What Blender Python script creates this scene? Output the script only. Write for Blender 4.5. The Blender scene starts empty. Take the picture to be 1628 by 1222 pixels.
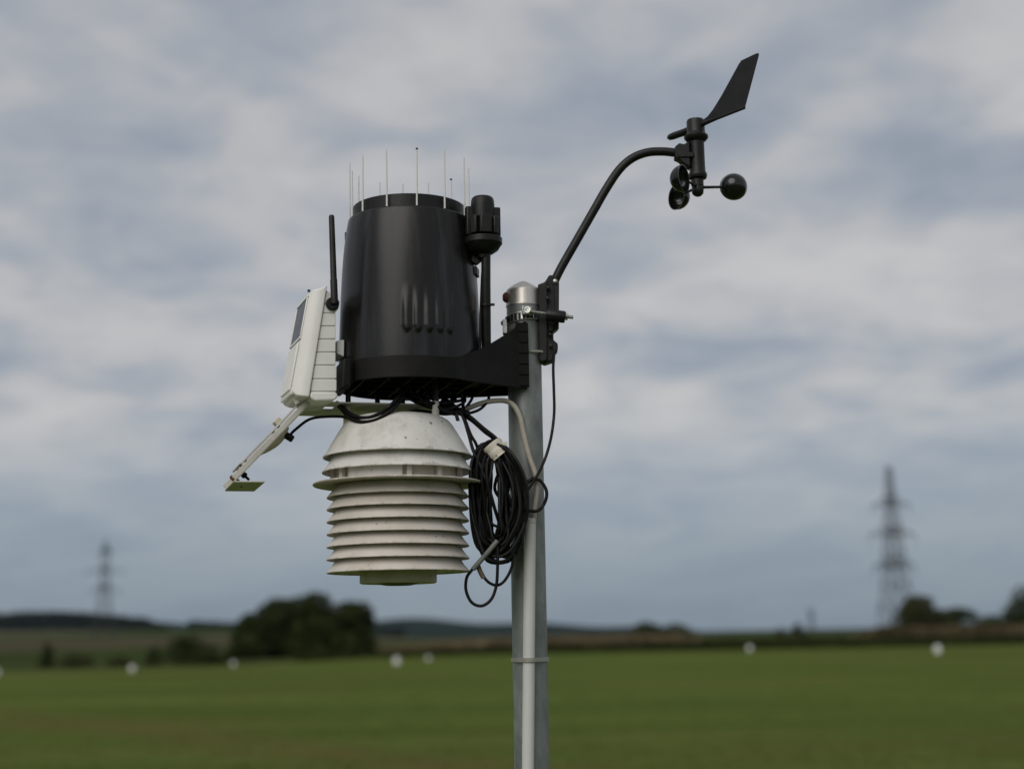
import bpy, math, random
import numpy as np
from mathutils import Vector, Matrix, noise as mnoise

random.seed(7)
rng = np.random.default_rng(7)
S = bpy.context.scene
COL = S.collection
R = math.radians

# ------------------------------------------------------------------ camera
F_PX = 2400.0                      # focal length in photo pixels (photo is 1628 px wide)
PITCH, ROLL = R(9.44), R(1.0)
CAM_POS = Vector((0, 0, 1.6))
_f = Vector((0, math.cos(PITCH), math.sin(PITCH)))
_r0 = Vector((1, 0, 0))
_u0 = Vector((0, -math.sin(PITCH), math.cos(PITCH)))
CAM_R = _r0 * math.cos(ROLL) - _u0 * math.sin(ROLL)
CAM_U = _r0 * math.sin(ROLL) + _u0 * math.cos(ROLL)
cam_data = bpy.data.cameras.new('camera')
cam = bpy.data.objects.new('camera', cam_data)
COL.objects.link(cam)
m = Matrix((CAM_R, CAM_U, -_f)).transposed().to_4x4()
m.translation = CAM_POS
cam.matrix_world = m
cam_data.sensor_width = 36
cam_data.lens = F_PX / 1628 * 36
cam_data.clip_start = 0.05
cam_data.clip_end = 30000
cam_data.dof.use_dof = True
cam_data.dof.focus_distance = 2.42
cam_data.dof.aperture_fstop = 2.7
cam_data.dof.aperture_blades = 0
S.camera = cam

# ------------------------------------------------------------------ world, sun, exposure
SUN_EL, SUN_AZ = 38.0, 206.0       # azimuth clockwise from +Y : behind the camera, to its left
world = bpy.data.worlds.new('World')
S.world = world
world.use_nodes = True
wn, wl = world.node_tree.nodes, world.node_tree.links
wn.clear()


def N(tree, kind, **kw):
    n = tree.nodes.new(kind)
    for k, v in kw.items():
        setattr(n, k, v)
    return n


def ramp(tree, stops, interp='LINEAR'):
    n = tree.nodes.new('ShaderNodeValToRGB')
    cr = n.color_ramp
    cr.interpolation = interp
    while len(cr.elements) > 1:
        cr.elements.remove(cr.elements[-1])
    cr.elements[0].position = stops[0][0]
    cr.elements[0].color = (*stops[0][1], 1) if not isinstance(stops[0][1], (int, float)) else (stops[0][1],) * 3 + (1,)
    for p, c in stops[1:]:
        e = cr.elements.new(p)
        e.color = (*c, 1) if not isinstance(c, (int, float)) else (c, c, c, 1)
    return n


def math_node(tree, op, a, b=None, clamp=False):
    n = tree.nodes.new('ShaderNodeMath')
    n.operation = op
    n.use_clamp = clamp
    for i, v in enumerate((a, b)):
        if v is None:
            continue
        if isinstance(v, (int, float)):
            n.inputs[i].default_value = v
        else:
            tree.links.new(v, n.inputs[i])
    return n.outputs[0]


def mix_rgb(tree, fac, a, b, blend='MIX'):
    n = tree.nodes.new('ShaderNodeMix')
    n.data_type = 'RGBA'
    n.blend_type = blend
    for idx, v in ((0, fac), (6, a), (7, b)):
        if isinstance(v, (int, float)):
            n.inputs[idx].default_value = v
        elif isinstance(v, (tuple, list)):
            n.inputs[idx].default_value = (*v, 1)
        else:
            tree.links.new(v, n.inputs[idx])
    return n.outputs[2]


T = world.node_tree
out = N(T, 'ShaderNodeOutputWorld')
bg = N(T, 'ShaderNodeBackground')
bg.inputs['Strength'].default_value = 0.1
sky = N(T, 'ShaderNodeTexSky')
sky.sky_type = 'NISHITA'
sky.sun_disc = False
sky.sun_elevation = R(SUN_EL)
sky.sun_rotation = R(SUN_AZ)
tc = N(T, 'ShaderNodeTexCoord')
sep = N(T, 'ShaderNodeSeparateXYZ')
wl.new(tc.outputs['Generated'], sep.inputs[0])
zc = math_node(T, 'MAXIMUM', sep.outputs['Z'], 0.0)
den = math_node(T, 'ADD', zc, 0.22)
px_ = math_node(T, 'DIVIDE', sep.outputs['X'], den)
py_ = math_node(T, 'DIVIDE', sep.outputs['Y'], den)
comb = N(T, 'ShaderNodeCombineXYZ')
wl.new(px_, comb.inputs[0])
wl.new(py_, comb.inputs[1])
comb.inputs[2].default_value = 3.7


def wnoise(scale, detail, rough, off, dist=0.0):
    mp = N(T, 'ShaderNodeMapping')
    mp.inputs['Location'].default_value = off
    wl.new(comb.outputs[0], mp.inputs['Vector'])
    n = N(T, 'ShaderNodeTexNoise')
    n.inputs['Scale'].default_value = scale
    n.inputs['Detail'].default_value = detail
    n.inputs['Roughness'].default_value = rough
    n.inputs['Distortion'].default_value = dist
    wl.new(mp.outputs[0], n.inputs['Vector'])
    return n.outputs['Fac']


n_big = wnoise(1.9, 2.0, 0.45, (5.6, 1.2, 0.0), 0.2)
n_mid = wnoise(5.0, 5.0, 0.46, (4.1, 7.7, 2.0), 0.5)
n_fin = wnoise(13.0, 4.0, 0.5, (2.1, 3.3, 6.0), 0.6)
cl = math_node(T, 'ADD', math_node(T, 'MULTIPLY', n_big, 0.56), math_node(T, 'ADD', math_node(T, 'MULTIPLY', n_mid, 0.45), math_node(T, 'MULTIPLY', n_fin, 0.12)))
cl_r = ramp(T, [(0.40, (0.265, 0.308, 0.368)), (0.50, (0.352, 0.384, 0.434)), (0.58, (0.450, 0.457, 0.474)), (0.69, (0.580, 0.568, 0.560))], 'B_SPLINE')
wl.new(cl, cl_r.inputs[0])
grad = ramp(T, [(0.0, (0.185, 0.24, 0.305)), (0.05, (0.22, 0.28, 0.35)), (0.10, (0.30, 0.35, 0.415))], 'EASE')
wl.new(zc, grad.inputs[0])
gfac = ramp(T, [(0.03, 0.12), (0.09, 0.40), (0.16, 1.0)], 'EASE')
wl.new(zc, gfac.inputs[0])
clouds = mix_rgb(T, gfac.outputs[0], grad.outputs[0], cl_r.outputs[0])
vm = N(T, 'ShaderNodeVectorMath', operation='SCALE')
wl.new(clouds, vm.inputs[0])
vm.inputs['Scale'].default_value = 10.0
full = mix_rgb(T, 0.93, sky.outputs[0], vm.outputs[0])
wl.new(full, bg.inputs['Color'])
wl.new(bg.outputs[0], out.inputs['Surface'])

sun_d = bpy.data.lights.new('sun', 'SUN')
sun_d.energy = 1.5
sun_d.angle = R(50)
sun_d.color = (1.0, 0.96, 0.9)
sun = bpy.data.objects.new('sun', sun_d)
COL.objects.link(sun)
sd = Vector((math.sin(R(SUN_AZ)) * math.cos(R(SUN_EL)), math.cos(R(SUN_AZ)) * math.cos(R(SUN_EL)), math.sin(R(SUN_EL))))
sun.rotation_euler = (-sd).to_track_quat('-Z', 'Y').to_euler()
sun.location = (-10, -15, 25)

S.render.engine = 'CYCLES'
S.view_settings.view_transform = 'Standard'
S.view_settings.look = 'None'
S.view_settings.exposure = 0.0
S.view_settings.gamma = 1.0
S.view_settings.use_curve_mapping = False
S.cycles.use_denoising = True
S.cycles.max_bounces = 8
S.cycles.volume_bounces = 1
S.cycles.sample_clamp_indirect = 10

# ------------------------------------------------------------------ measuring helpers (a sight line meets a real plane)


def ray(px, py):
    return _f * F_PX + CAM_R * (px - 814.0) + CAM_U * (611.0 - py)


def W(px, py, Y):
    d = ray(px, py)
    return CAM_POS + d * (Y / d.y)


def WZ(px, py, z):
    d = ray(px, py)
    return CAM_POS + d * ((z - CAM_POS.z) / d.z)


def WP(px, py, p, n):
    d = ray(px, py)
    return CAM_POS + d * ((p - CAM_POS).dot(n) / d.dot(n))


def horizon(px):
    return 1010.0 - (px - 814.0) * math.tan(ROLL)


def XA(px, Y):
    # ground x of something seen at column px on the level sight line, Y metres away
    return ((px - 814.0) * math.cos(ROLL) - 399.0 * math.sin(ROLL)) / 2433.0 * Y


# ------------------------------------------------------------------ object helpers
def wloc(o):
    v = Vector((0, 0, 0))
    while o is not None:
        v = v + o.location
        o = o.parent
    return v


def tag(o, label=None, cat=None, group=None, kind=None):
    if label:
        o['label'] = label
    if cat:
        o['category'] = cat
    if group:
        o['group'] = group
    if kind:
        o['kind'] = kind
    return o


def thing(name, loc, label, cat, group=None):
    o = bpy.data.objects.new(name, None)
    o.empty_display_size = 0.05
    COL.objects.link(o)
    o.location = loc
    return tag(o, label, cat, group)


def rotframe(axis):
    a = Vector(axis).normalized()
    t = Vector((1, 0, 0)) if abs(a.x) < 0.8 else Vector((0, 1, 0))
    e1 = (t - a * t.dot(a)).normalized()
    return e1, a.cross(e1), a


def catmull(pts, n=6, closed=False):
    pts = [Vector(p) for p in pts]
    L = len(pts)
    res = []
    rngs = range(L) if closed else range(L - 1)
    for i in rngs:
        if closed:
            p0, p1, p2, p3 = pts[i - 1], pts[i], pts[(i + 1) % L], pts[(i + 2) % L]
        else:
            p1, p2 = pts[i], pts[i + 1]
            p0 = pts[i - 1] if i > 0 else p1 * 2 - p2
            p3 = pts[i + 2] if i + 2 < L else p2 * 2 - p1
        for k in range(n):
            t = k / n
            res.append(0.5 * ((2 * p1) + (p2 - p0) * t + (2 * p0 - 5 * p1 + 4 * p2 - p3) * t * t + (3 * p1 - p0 - 3 * p2 + p3) * t ** 3))
    if not closed:
        res.append(pts[-1])
    return res


class MB:
    def __init__(self):
        self.v, self.f = [], []

    def add(self, vs, fs):
        b = len(self.v)
        self.v += [Vector(p) for p in vs]
        self.f += [tuple(i + b for i in f) for f in fs]
        return self

    def box(self, c, ex, ey, ez):
        c, ex, ey, ez = Vector(c), Vector(ex), Vector(ey), Vector(ez)   # half axes
        vs = [c + ex * a + ey * b + ez * d for d in (-1, 1) for b in (-1, 1) for a in (-1, 1)]
        fs = [(0, 2, 3, 1), (4, 5, 7, 6), (0, 1, 5, 4), (2, 6, 7, 3), (0, 4, 6, 2), (1, 3, 7, 5)]
        if ex.cross(ey).dot(ez) < 0:
            fs = [f[::-1] for f in fs]
        return self.add(vs, fs)

    def prism(self, poly, ext):
        ext = Vector(ext)
        poly = [Vector(p) for p in poly]
        nrm = Vector((0, 0, 0))
        for i in range(len(poly)):
            nrm += poly[i].cross(poly[(i + 1) % len(poly)])
        if nrm.dot(ext) > 0:
            poly = poly[::-1]
        n = len(poly)
        vs = poly + [p + ext for p in poly]
        fs = [tuple(range(n)), tuple(range(2 * n - 1, n - 1, -1))]
        fs += [(j, i, i + n, j + n) for i, j in ((k, (k + 1) % n) for k in range(n))]
        return self.add(vs, fs)

    def loft(self, rings, closed_ring=True, cap0=True, cap1=True):
        n = len(rings[0])
        vs = [p for r_ in rings for p in r_]
        fs = []
        for k in range(len(rings) - 1):
            for i in range(n if closed_ring else n - 1):
                j = (i + 1) % n
                fs.append((k * n + i, k * n + j, (k + 1) * n + j, (k + 1) * n + i))
        if cap0:
            fs.append(tuple(range(n - 1, -1, -1)))
        if cap1:
            fs.append(tuple((len(rings) - 1) * n + i for i in range(n)))
        return self.add(vs, fs)

    def tube(self, pts, r, seg=10, closed=False, caps=True):
        pts = [Vector(p) for p in pts]
        n = len(pts)
        rs = r if isinstance(r, (list, tuple)) else [r] * n
        tang = []
        for i in range(n):
            if closed:
                t = pts[(i + 1) % n] - pts[i - 1]
            else:
                t = pts[min(i + 1, n - 1)] - pts[max(i - 1, 0)]
            tang.append(t.normalized() if t.length > 1e-9 else Vector((0, 0, 1)))
        e1, e2, _ = rotframe(tang[0])
        rings = []
        for i in range(n):
            e1 = (e1 - tang[i] * e1.dot(tang[i])).normalized()
            e2 = tang[i].cross(e1)
            rings.append([pts[i] + (e1 * math.cos(2 * math.pi * k / seg) + e2 * math.sin(2 * math.pi * k / seg)) * rs[i] for k in range(seg)])
        if closed:
            # close the seam with the best matching rotation of the first ring
            best = min(range(seg), key=lambda s: (rings[-1][0] - rings[0][s]).length)
            rings.append(rings[0][best:] + rings[0][:best])
            return self.loft(rings, True, False, False)
        return self.loft(rings, True, caps, caps)

    def lathe(self, o, prof, seg=48, axis=(0, 0, 1), cap0=False, cap1=False):
        e1, e2, a = rotframe(axis)
        o = Vector(o)
        rings = [[o + a * h + (e1 * math.cos(2 * math.pi * k / seg) + e2 * math.sin(2 * math.pi * k / seg)) * max(rr, 1e-5) for k in range(seg)] for rr, h in prof]
        return self.loft(rings, True, cap0, cap1)

    def build(self, name, mat, parent=None, bevel=0.0, angle=40, smooth=True, at=None, bseg=2):
        base = wloc(parent) if parent is not None else Vector((0, 0, 0))
        if at is not None:
            org = Vector(at)
        elif parent is None:
            a = np.array([tuple(v) for v in self.v])
            org = Vector(((a[:, 0].min() + a[:, 0].max()) / 2, (a[:, 1].min() + a[:, 1].max()) / 2, a[:, 2].min()))
        else:
            org = base
        me = bpy.data.meshes.new(name)
        me.from_pydata([tuple(v - org) for v in self.v], [], self.f)
        me.update()
        me.materials.append(mat)
        if smooth:
            me.polygons.foreach_set('use_smooth', [True] * len(me.polygons))
            me.set_sharp_from_angle(angle=R(angle))
        o = bpy.data.objects.new(name, me)
        COL.objects.link(o)
        if parent is not None:
            o.parent = parent
        o.location = org - base
        if bevel > 0:
            bm_ = o.modifiers.new('bevel', 'BEVEL')
            bm_.width = bevel
            bm_.segments = bseg
            bm_.limit_method = 'ANGLE'
            bm_.angle_limit = R(35)
        return o


# ------------------------------------------------------------------ materials
def new_mat(name):
    mt = bpy.data.materials.new(name)
    mt.use_nodes = True
    t = mt.node_tree
    b = t.nodes['Principled BSDF']
    return mt, t, b


def obj_noise(t, scale, detail=4, rough=0.55, vec_scale=(1, 1, 1), off=(0, 0, 0)):
    c = t.nodes.new('ShaderNodeTexCoord')
    mp = t.nodes.new('ShaderNodeMapping')
    mp.inputs['Scale'].default_value = vec_scale
    mp.inputs['Location'].default_value = off
    t.links.new(c.outputs['Object'], mp.inputs['Vector'])
    n = t.nodes.new('ShaderNodeTexNoise')
    n.inputs['Scale'].default_value = scale
    n.inputs['Detail'].default_value = detail
    n.inputs['Roughness'].default_value = rough
    t.links.new(mp.outputs[0], n.inputs['Vector'])
    return n.outputs['Fac'], mp.outputs[0]


def worn(name, c1, c2, scale=30, rough=(0.35, 0.55), metallic=0.0, bump=0.15, stretch=(1, 1, 1), spec=0.5, lo=0.35, hi=0.65, bump_scale=220,
         specks=None, stain=None, rim=None):
    mt, t, b = new_mat(name)
    f, vec = obj_noise(t, scale, 5, 0.6, stretch)
    rp = ramp(t, [(lo, c1), (hi, c2)])
    t.links.new(f, rp.inputs[0])
    colr = rp.outputs[0]
    if stain:
        sf, _ = obj_noise(t, stain[1], 6, 0.65, stain[3] if len(stain) > 3 else (1, 1, 1), (3.1, 1.7, 0.4))
        sr = ramp(t, [(stain[2], 0.0), (stain[2] + 0.18, 1.0)])
        t.links.new(sf, sr.inputs[0])
        colr = mix_rgb(t, math_node(t, 'MULTIPLY', sr.outputs[0], stain[4] if len(stain) > 4 else 0.6), colr, stain[0])
    if specks:
        vo = t.nodes.new('ShaderNodeTexVoronoi')
        vo.inputs['Scale'].default_value = specks[1]
        t.links.new(vec, vo.inputs['Vector'])
        mk, _ = obj_noise(t, specks[1] * 0.35, 3, 0.6, (1, 1, 1), (9.0, 2.0, 5.0))
        thr = math_node(t, 'MULTIPLY', math_node(t, 'SUBTRACT', mk, specks[2]), 0.9)
        hit = math_node(t, 'MULTIPLY', math_node(t, 'SUBTRACT', thr, vo.outputs['Distance']), 9.0, True)
        hit = math_node(t, 'MULTIPLY', hit, 0.85, True)
        colr = mix_rgb(t, hit, colr, specks[0])
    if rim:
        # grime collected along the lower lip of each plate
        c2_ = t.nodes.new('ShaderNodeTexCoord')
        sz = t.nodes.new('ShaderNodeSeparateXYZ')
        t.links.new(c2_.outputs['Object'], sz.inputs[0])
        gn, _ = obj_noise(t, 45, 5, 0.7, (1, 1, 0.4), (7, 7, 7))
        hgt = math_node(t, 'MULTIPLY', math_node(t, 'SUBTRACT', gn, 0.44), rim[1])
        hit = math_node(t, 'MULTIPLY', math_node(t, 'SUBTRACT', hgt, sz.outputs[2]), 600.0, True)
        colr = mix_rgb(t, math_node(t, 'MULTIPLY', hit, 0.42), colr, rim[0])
    t.links.new(colr, b.inputs['Base Color'])
    rf, _ = obj_noise(t, scale * 1.7, 4, 0.6, stretch, (5, 5, 5))
    rr = ramp(t, [(0.3, rough[0]), (0.7, rough[1])])
    t.links.new(rf, rr.inputs[0])
    t.links.new(rr.outputs[0], b.inputs['Roughness'])
    b.inputs['Metallic'].default_value = metallic
    b.inputs['Specular IOR Level'].default_value = spec
    if bump:
        bf, _ = obj_noise(t, bump_scale, 4, 0.6)
        bn = t.nodes.new('ShaderNodeBump')
        bn.inputs['Strength'].default_value = bump
        bn.inputs['Distance'].default_value = 0.0008
        t.links.new(bf, bn.inputs['Height'])
        t.links.new(bn.outputs[0], b.inputs['Normal'])
    return mt


M = {}
M['black_cone'] = worn('weathered black plastic', (0.0042, 0.0041, 0.0044), (0.0092, 0.0080, 0.0070), 9, (0.25, 0.36), 0, 0.05, (1, 1, 0.12), 0.36,
                       stain=((0.060, 0.064, 0.074), 38, 0.50, (1, 1, 0.045), 0.42))
M['black'] = worn('black plastic', (0.006, 0.006, 0.006), (0.013, 0.012, 0.011), 40, (0.34, 0.5), 0, 0.12, (1, 1, 1), 0.32)
M['black_base'] = worn('black moulded plastic', (0.0050, 0.0044, 0.0040), (0.0095, 0.0083, 0.0074), 22, (0.42, 0.58), 0, 0.12, (1, 1, 1), 0.20,
                       specks=((0.10, 0.095, 0.085), 60, 0.60))
M['black_gloss'] = worn('glossy black plastic', (0.006, 0.006, 0.006), (0.010, 0.010, 0.010), 40, (0.12, 0.22), 0, 0.02)
M['rubber'] = worn('black cable rubber', (0.0035, 0.0035, 0.0035), (0.008, 0.0075, 0.007), 60, (0.36, 0.55), 0, 0.1, (1, 1, 1), 0.24)
M['white_box'] = worn('white plastic housing', (0.79, 0.77, 0.725), (0.85, 0.835, 0.80), 14, (0.38, 0.5), 0, 0.06,
                      stain=((0.50, 0.47, 0.40), 18, 0.60, (1, 1, 0.3), 0.30))
M['white_dome'] = worn('weathered white plastic', (0.62, 0.60, 0.555), (0.71, 0.695, 0.655), 16, (0.45, 0.62), 0, 0.1,
                       specks=((0.085, 0.055, 0.035), 70, 0.36), stain=((0.40, 0.375, 0.31), 34, 0.50, (1, 1, 0.8), 0.5), rim=((0.20, 0.17, 0.11), 0.032))
M['white_plate'] = worn('aged cream plastic', (0.56, 0.505, 0.44), (0.65, 0.60, 0.54), 16, (0.42, 0.58), 0, 0.08,
                        specks=((0.07, 0.055, 0.04), 60, 0.45), stain=((0.37, 0.33, 0.25), 30, 0.54, (1, 1, 0.6), 0.45), rim=((0.21, 0.18, 0.12), 0.022))
M['cream'] = worn('yellowed cream plastic', (0.46, 0.42, 0.30), (0.54, 0.50, 0.38), 20, (0.45, 0.6), 0, 0.1,
                  specks=((0.06, 0.05, 0.03), 60, 0.52))
M['white_metal'] = worn('painted white sheet metal', (0.50, 0.48, 0.42), (0.60, 0.58, 0.53), 18, (0.35, 0.5), 0, 0.08,
                        stain=((0.36, 0.31, 0.23), 22, 0.56, (1, 1, 1), 0.5))
M['galv'] = worn('galvanized steel', (0.165, 0.18, 0.174), (0.29, 0.305, 0.292), 24, (0.40, 0.62), 0.5, 0.12, (1, 1, 0.5),
                 stain=((0.46, 0.475, 0.46), 21, 0.56, (1, 1, 0.45), 0.65))
M['steel'] = worn('brushed stainless steel', (0.50, 0.47, 0.43), (0.62, 0.59, 0.55), 60, (0.36, 0.52), 0.85, 0.08, (1, 1, 0.06), stain=((0.30, 0.26, 0.22), 40, 0.52, (1, 1, 0.3), 0.4))
M['zinc'] = worn('zinc plated steel', (0.42, 0.43, 0.41), (0.58, 0.58, 0.55), 80, (0.25, 0.45), 0.85, 0.1)
M['rust'] = worn('rusty steel', (0.07, 0.022, 0.010), (0.16, 0.055, 0.025), 160, (0.7, 0.9), 0.1, 0.4)
M['spike'] = worn('grey white nylon', (0.66, 0.65, 0.625), (0.75, 0.74, 0.715), 80, (0.4, 0.5), 0, 0)
M['beige'] = worn('beige cable sheath', (0.36, 0.315, 0.26), (0.47, 0.425, 0.365), 30, (0.45, 0.6), 0, 0.08)
M['conduit'] = worn('light grey conduit plastic', (0.55, 0.555, 0.53), (0.63, 0.635, 0.61), 20, (0.4, 0.55), 0, 0.06, (1, 1, 0.3),
                    stain=((0.30, 0.27, 0.21), 30, 0.63, (1, 1, 0.4), 0.5))
M['tie'] = worn('grey nylon strap', (0.27, 0.265, 0.235), (0.34, 0.335, 0.30), 60, (0.45, 0.6), 0, 0.05)
M['tape'] = worn('cream cloth tape', (0.64, 0.58, 0.47), (0.74, 0.69, 0.59), 60, (0.6, 0.75), 0, 0.3,
                 stain=((0.42, 0.35, 0.25), 45, 0.6, (1, 1, 1), 0.5))
M['grey_sleeve'] = worn('grey heat shrink sleeve', (0.13, 0.135, 0.12), (0.20, 0.20, 0.185), 60, (0.4, 0.6), 0, 0.1)
M['tan_sleeve'] = worn('tan heat shrink sleeve', (0.10, 0.075, 0.045), (0.16, 0.125, 0.08), 80, (0.5, 0.7), 0, 0.1)
M['pylon'] = worn('weathered pylon steel', (0.034, 0.038, 0.037), (0.058, 0.062, 0.059), 0.5, (0.6, 0.75), 0.3, 0)
M['marker'] = worn('white field marker plastic', (0.70, 0.69, 0.67), (0.80, 0.79, 0.77), 6, (0.4, 0.55), 0, 0.05)
M['bark'] = worn('tree bark', (0.035, 0.028, 0.02), (0.075, 0.06, 0.045), 4, (0.8, 0.95), 0, 0.4, (1, 1, 0.2))

# solar panel glass
mt, t, b = new_mat('solar panel glass')
f, _ = obj_noise(t, 60, 3)
rp = ramp(t, [(0.4, (0.020, 0.024, 0.036)), (0.6, (0.034, 0.040, 0.056))])
t.links.new(f, rp.inputs[0])
t.links.new(rp.outputs[0], b.inputs['Base Color'])
b.inputs['Roughness'].default_value = 0.3
b.inputs['Specular IOR Level'].default_value = 0.25
M['solar'] = mt


def leaf_mat(name, c1, c2, c3, scale):
    mt, t, b = new_mat(name)
    f, _ = obj_noise(t, scale, 4, 0.6)
    rp = ramp(t, [(0.32, c1), (0.5, c2), (0.68, c3)])
    t.links.new(f, rp.inputs[0])
    t.links.new(rp.outputs[0], b.inputs['Base Color'])
    b.inputs['Roughness'].default_value = 0.6
    b.inputs['Specular IOR Level'].default_value = 0.05
    return mt


M['leaf_dark'] = leaf_mat('dark green foliage', (0.016, 0.024, 0.007), (0.030, 0.042, 0.012), (0.055, 0.066, 0.018), 0.8)
M['leaf_olive'] = leaf_mat('olive green foliage', (0.026, 0.029, 0.010), (0.042, 0.044, 0.014), (0.062, 0.060, 0.020), 1.3)
M['leaf_forest'] = leaf_mat('far forest foliage', (0.010, 0.016, 0.008), (0.016, 0.023, 0.011), (0.024, 0.031, 0.015), 0.05)
M['verge'] = leaf_mat('dark green verge plants', (0.022, 0.030, 0.008), (0.033, 0.043, 0.011), (0.048, 0.056, 0.016), 0.35)
M['crop'] = leaf_mat('dry brown crop', (0.115, 0.090, 0.048), (0.15, 0.115, 0.064), (0.18, 0.145, 0.08), 0.2)
M['crop_green'] = leaf_mat('olive brown maize', (0.075, 0.064, 0.030), (0.115, 0.090, 0.046), (0.145, 0.112, 0.060), 0.25)

# grass field (world sized pattern, no light in it)
mt, t, b = new_mat('mown grass')
g1, _ = obj_noise(t, 0.10, 7, 0.68, (0.5, 1.6, 1))
g2, _ = obj_noise(t, 1.6, 8, 0.7)
g3, _ = obj_noise(t, 0.11, 4, 0.6, (0.35, 1.5, 1), (13, 4, 0))
rp = ramp(t, [(0.33, (0.072, 0.103, 0.025)), (0.52, (0.096, 0.130, 0.033)), (0.68, (0.126, 0.156, 0.045))])
t.links.new(g1, rp.inputs[0])
fine = ramp(t, [(0.25, 0.72), (0.75, 1.28)])
t.links.new(g2, fine.inputs[0])
c_ = mix_rgb(t, 1.0, rp.outputs[0], fine.outputs[0], 'MULTIPLY')
br = ramp(t, [(0.50, 0.0), (0.66, 0.9)])
t.links.new(g3, br.inputs[0])
c_ = mix_rgb(t, math_node(t, 'MULTIPLY', br.outputs[0], 0.55), c_, (0.125, 0.098, 0.036))
# a worn track crosses the field
tcg = t.nodes.new('ShaderNodeTexCoord')
sg = t.nodes.new('ShaderNodeSeparateXYZ')
t.links.new(tcg.outputs['Object'], sg.inputs[0])
wob, _ = obj_noise(t, 0.22, 4, 0.6, (1, 1, 1), (3, 8, 0))
dd = math_node(t, 'ADD', math_node(t, 'MULTIPLY', sg.outputs[0], 0.829), math_node(t, 'MULTIPLY', sg.outputs[1], 0.559))
dd = math_node(t, 'SUBTRACT', math_node(t, 'ADD', dd, math_node(t, 'MULTIPLY', wob, 3.0)), 11.7)
tr_ = math_node(t, 'SUBTRACT', 1.0, math_node(t, 'DIVIDE', math_node(t, 'ABSOLUTE', dd), 1.7), True)
tn, _ = obj_noise(t, 0.5, 5, 0.65, (1, 1, 1), (1, 5, 0))
tnr = ramp(t, [(0.36, 0.0), (0.6, 1.0)])
t.links.new(tn, tnr.inputs[0])
c_ = mix_rgb(t, math_node(t, 'MULTIPLY', math_node(t, 'MULTIPLY', tr_, tnr.outputs[0]), 0.7), c_, (0.135, 0.100, 0.040))
t.links.new(c_, b.inputs['Base Color'])
b.inputs['Roughness'].default_value = 0.85
b.inputs['Specular IOR Level'].default_value = 0.0
bn = t.nodes.new('ShaderNodeBump')
bn.inputs['Strength'].default_value = 0.6
bn.inputs['Distance'].default_value = 0.05
gb, _ = obj_noise(t, 22, 6, 0.7)
t.links.new(gb, bn.inputs['Height'])
t.links.new(bn.outputs[0], b.inputs['Normal'])
M['grass'] = mt
M['blade'] = leaf_mat('grass blades', (0.072, 0.092, 0.017), (0.092, 0.110, 0.021), (0.115, 0.122, 0.030), 0.4)

# farmland: patchwork of distant fields, forest on the far hills
mt, t, b = new_mat('farmland')
tcn = t.nodes.new('ShaderNodeTexCoord')
mp = t.nodes.new('ShaderNodeMapping')
mp.inputs['Scale'].default_value = (0.0062, 0.0028, 0.0)
mp.inputs['Rotation'].default_value = (0, 0, 0.3)
t.links.new(tcn.outputs['Object'], mp.inputs['Vector'])
vo = t.nodes.new('ShaderNodeTexVoronoi')
vo.inputs['Scale'].default_value = 1.0
t.links.new(mp.outputs[0], vo.inputs['Vector'])
sepc = t.nodes.new('ShaderNodeSeparateColor')
t.links.new(vo.outputs['Color'], sepc.inputs[0])
fr = ramp(t, [(0.0, (0.055, 0.075, 0.026)), (0.28, (0.075, 0.095, 0.034)), (0.45, (0.098, 0.088, 0.052)), (0.62, (0.068, 0.088, 0.033)),
              (0.8, (0.115, 0.10, 0.062)), (0.93, (0.045, 0.070, 0.028))], 'CONSTANT')
t.links.new(sepc.outputs[0], fr.inputs[0])
fn, _ = obj_noise(t, 0.03, 6, 0.65)
fm = ramp(t, [(0.3, 0.58), (0.7, 0.98)])
t.links.new(fn, fm.inputs[0])
cc = mix_rgb(t, 1.0, fr.outputs[0], fm.outputs[0], 'MULTIPLY')
ln = t.nodes.new('ShaderNodeVectorMath')
ln.operation = 'LENGTH'
t.links.new(tcn.outputs['Object'], ln.inputs[0])
farf = t.nodes.new('ShaderNodeMapRange')
farf.inputs['From Min'].default_value = 2300
farf.inputs['From Max'].default_value = 2700
t.links.new(ln.outputs['Value'], farf.inputs['Value'])
wn_, _ = obj_noise(t, 0.01, 6, 0.7)
wr = ramp(t, [(0.35, (0.009, 0.014, 0.009)), (0.65, (0.018, 0.026, 0.014))])
t.links.new(wn_, wr.inputs[0])
cc = mix_rgb(t, farf.outputs[0], cc, wr.outputs[0])
t.links.new(cc, b.inputs['Base Color'])
b.inputs['Roughness'].default_value = 0.95
b.inputs['Specular IOR Level'].default_value = 0.0
M['farmland'] = mt

# ------------------------------------------------------------------ terrain


def sstep(a, b_, x):
    t_ = min(1.0, max(0.0, (x - a) / (b_ - a)))
    return t_ * t_ * (3 - 2 * t_)


def ground_h(x, y):
    r = math.hypot(x, y)
    if r < 100:
        return 0.0
    az = math.atan2(x, y)
    if abs(az) < 1.2:
        apx = 821 + 2433 * math.tan(az)
    else:
        apx = 814 + (6200 if az > 0 else -6200)
    left = 1 - sstep(380, 720, apx)
    h = left * (-1.0 * sstep(100, 260, r) + 13.5 * sstep(240, 1600, r) ** 0.9)
    # far wooded hills behind everything
    far = 0.75 + 0.25 * math.sin(apx * 0.011 + 0.6) + 0.12 * math.sin(apx * 0.031)
    fade = (1 - sstep(955, 1110, apx)) if apx < 3000 else 0.5
    h += 41 * far * fade * sstep(2700, 4000, r)
    h += 5.0 * sstep(2700, 4000, r)
    h += 6.0 * left * mnoise.noise(Vector((x * 0.003, y * 0.003, 0))) * sstep(400, 1500, r)
    return h


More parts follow.
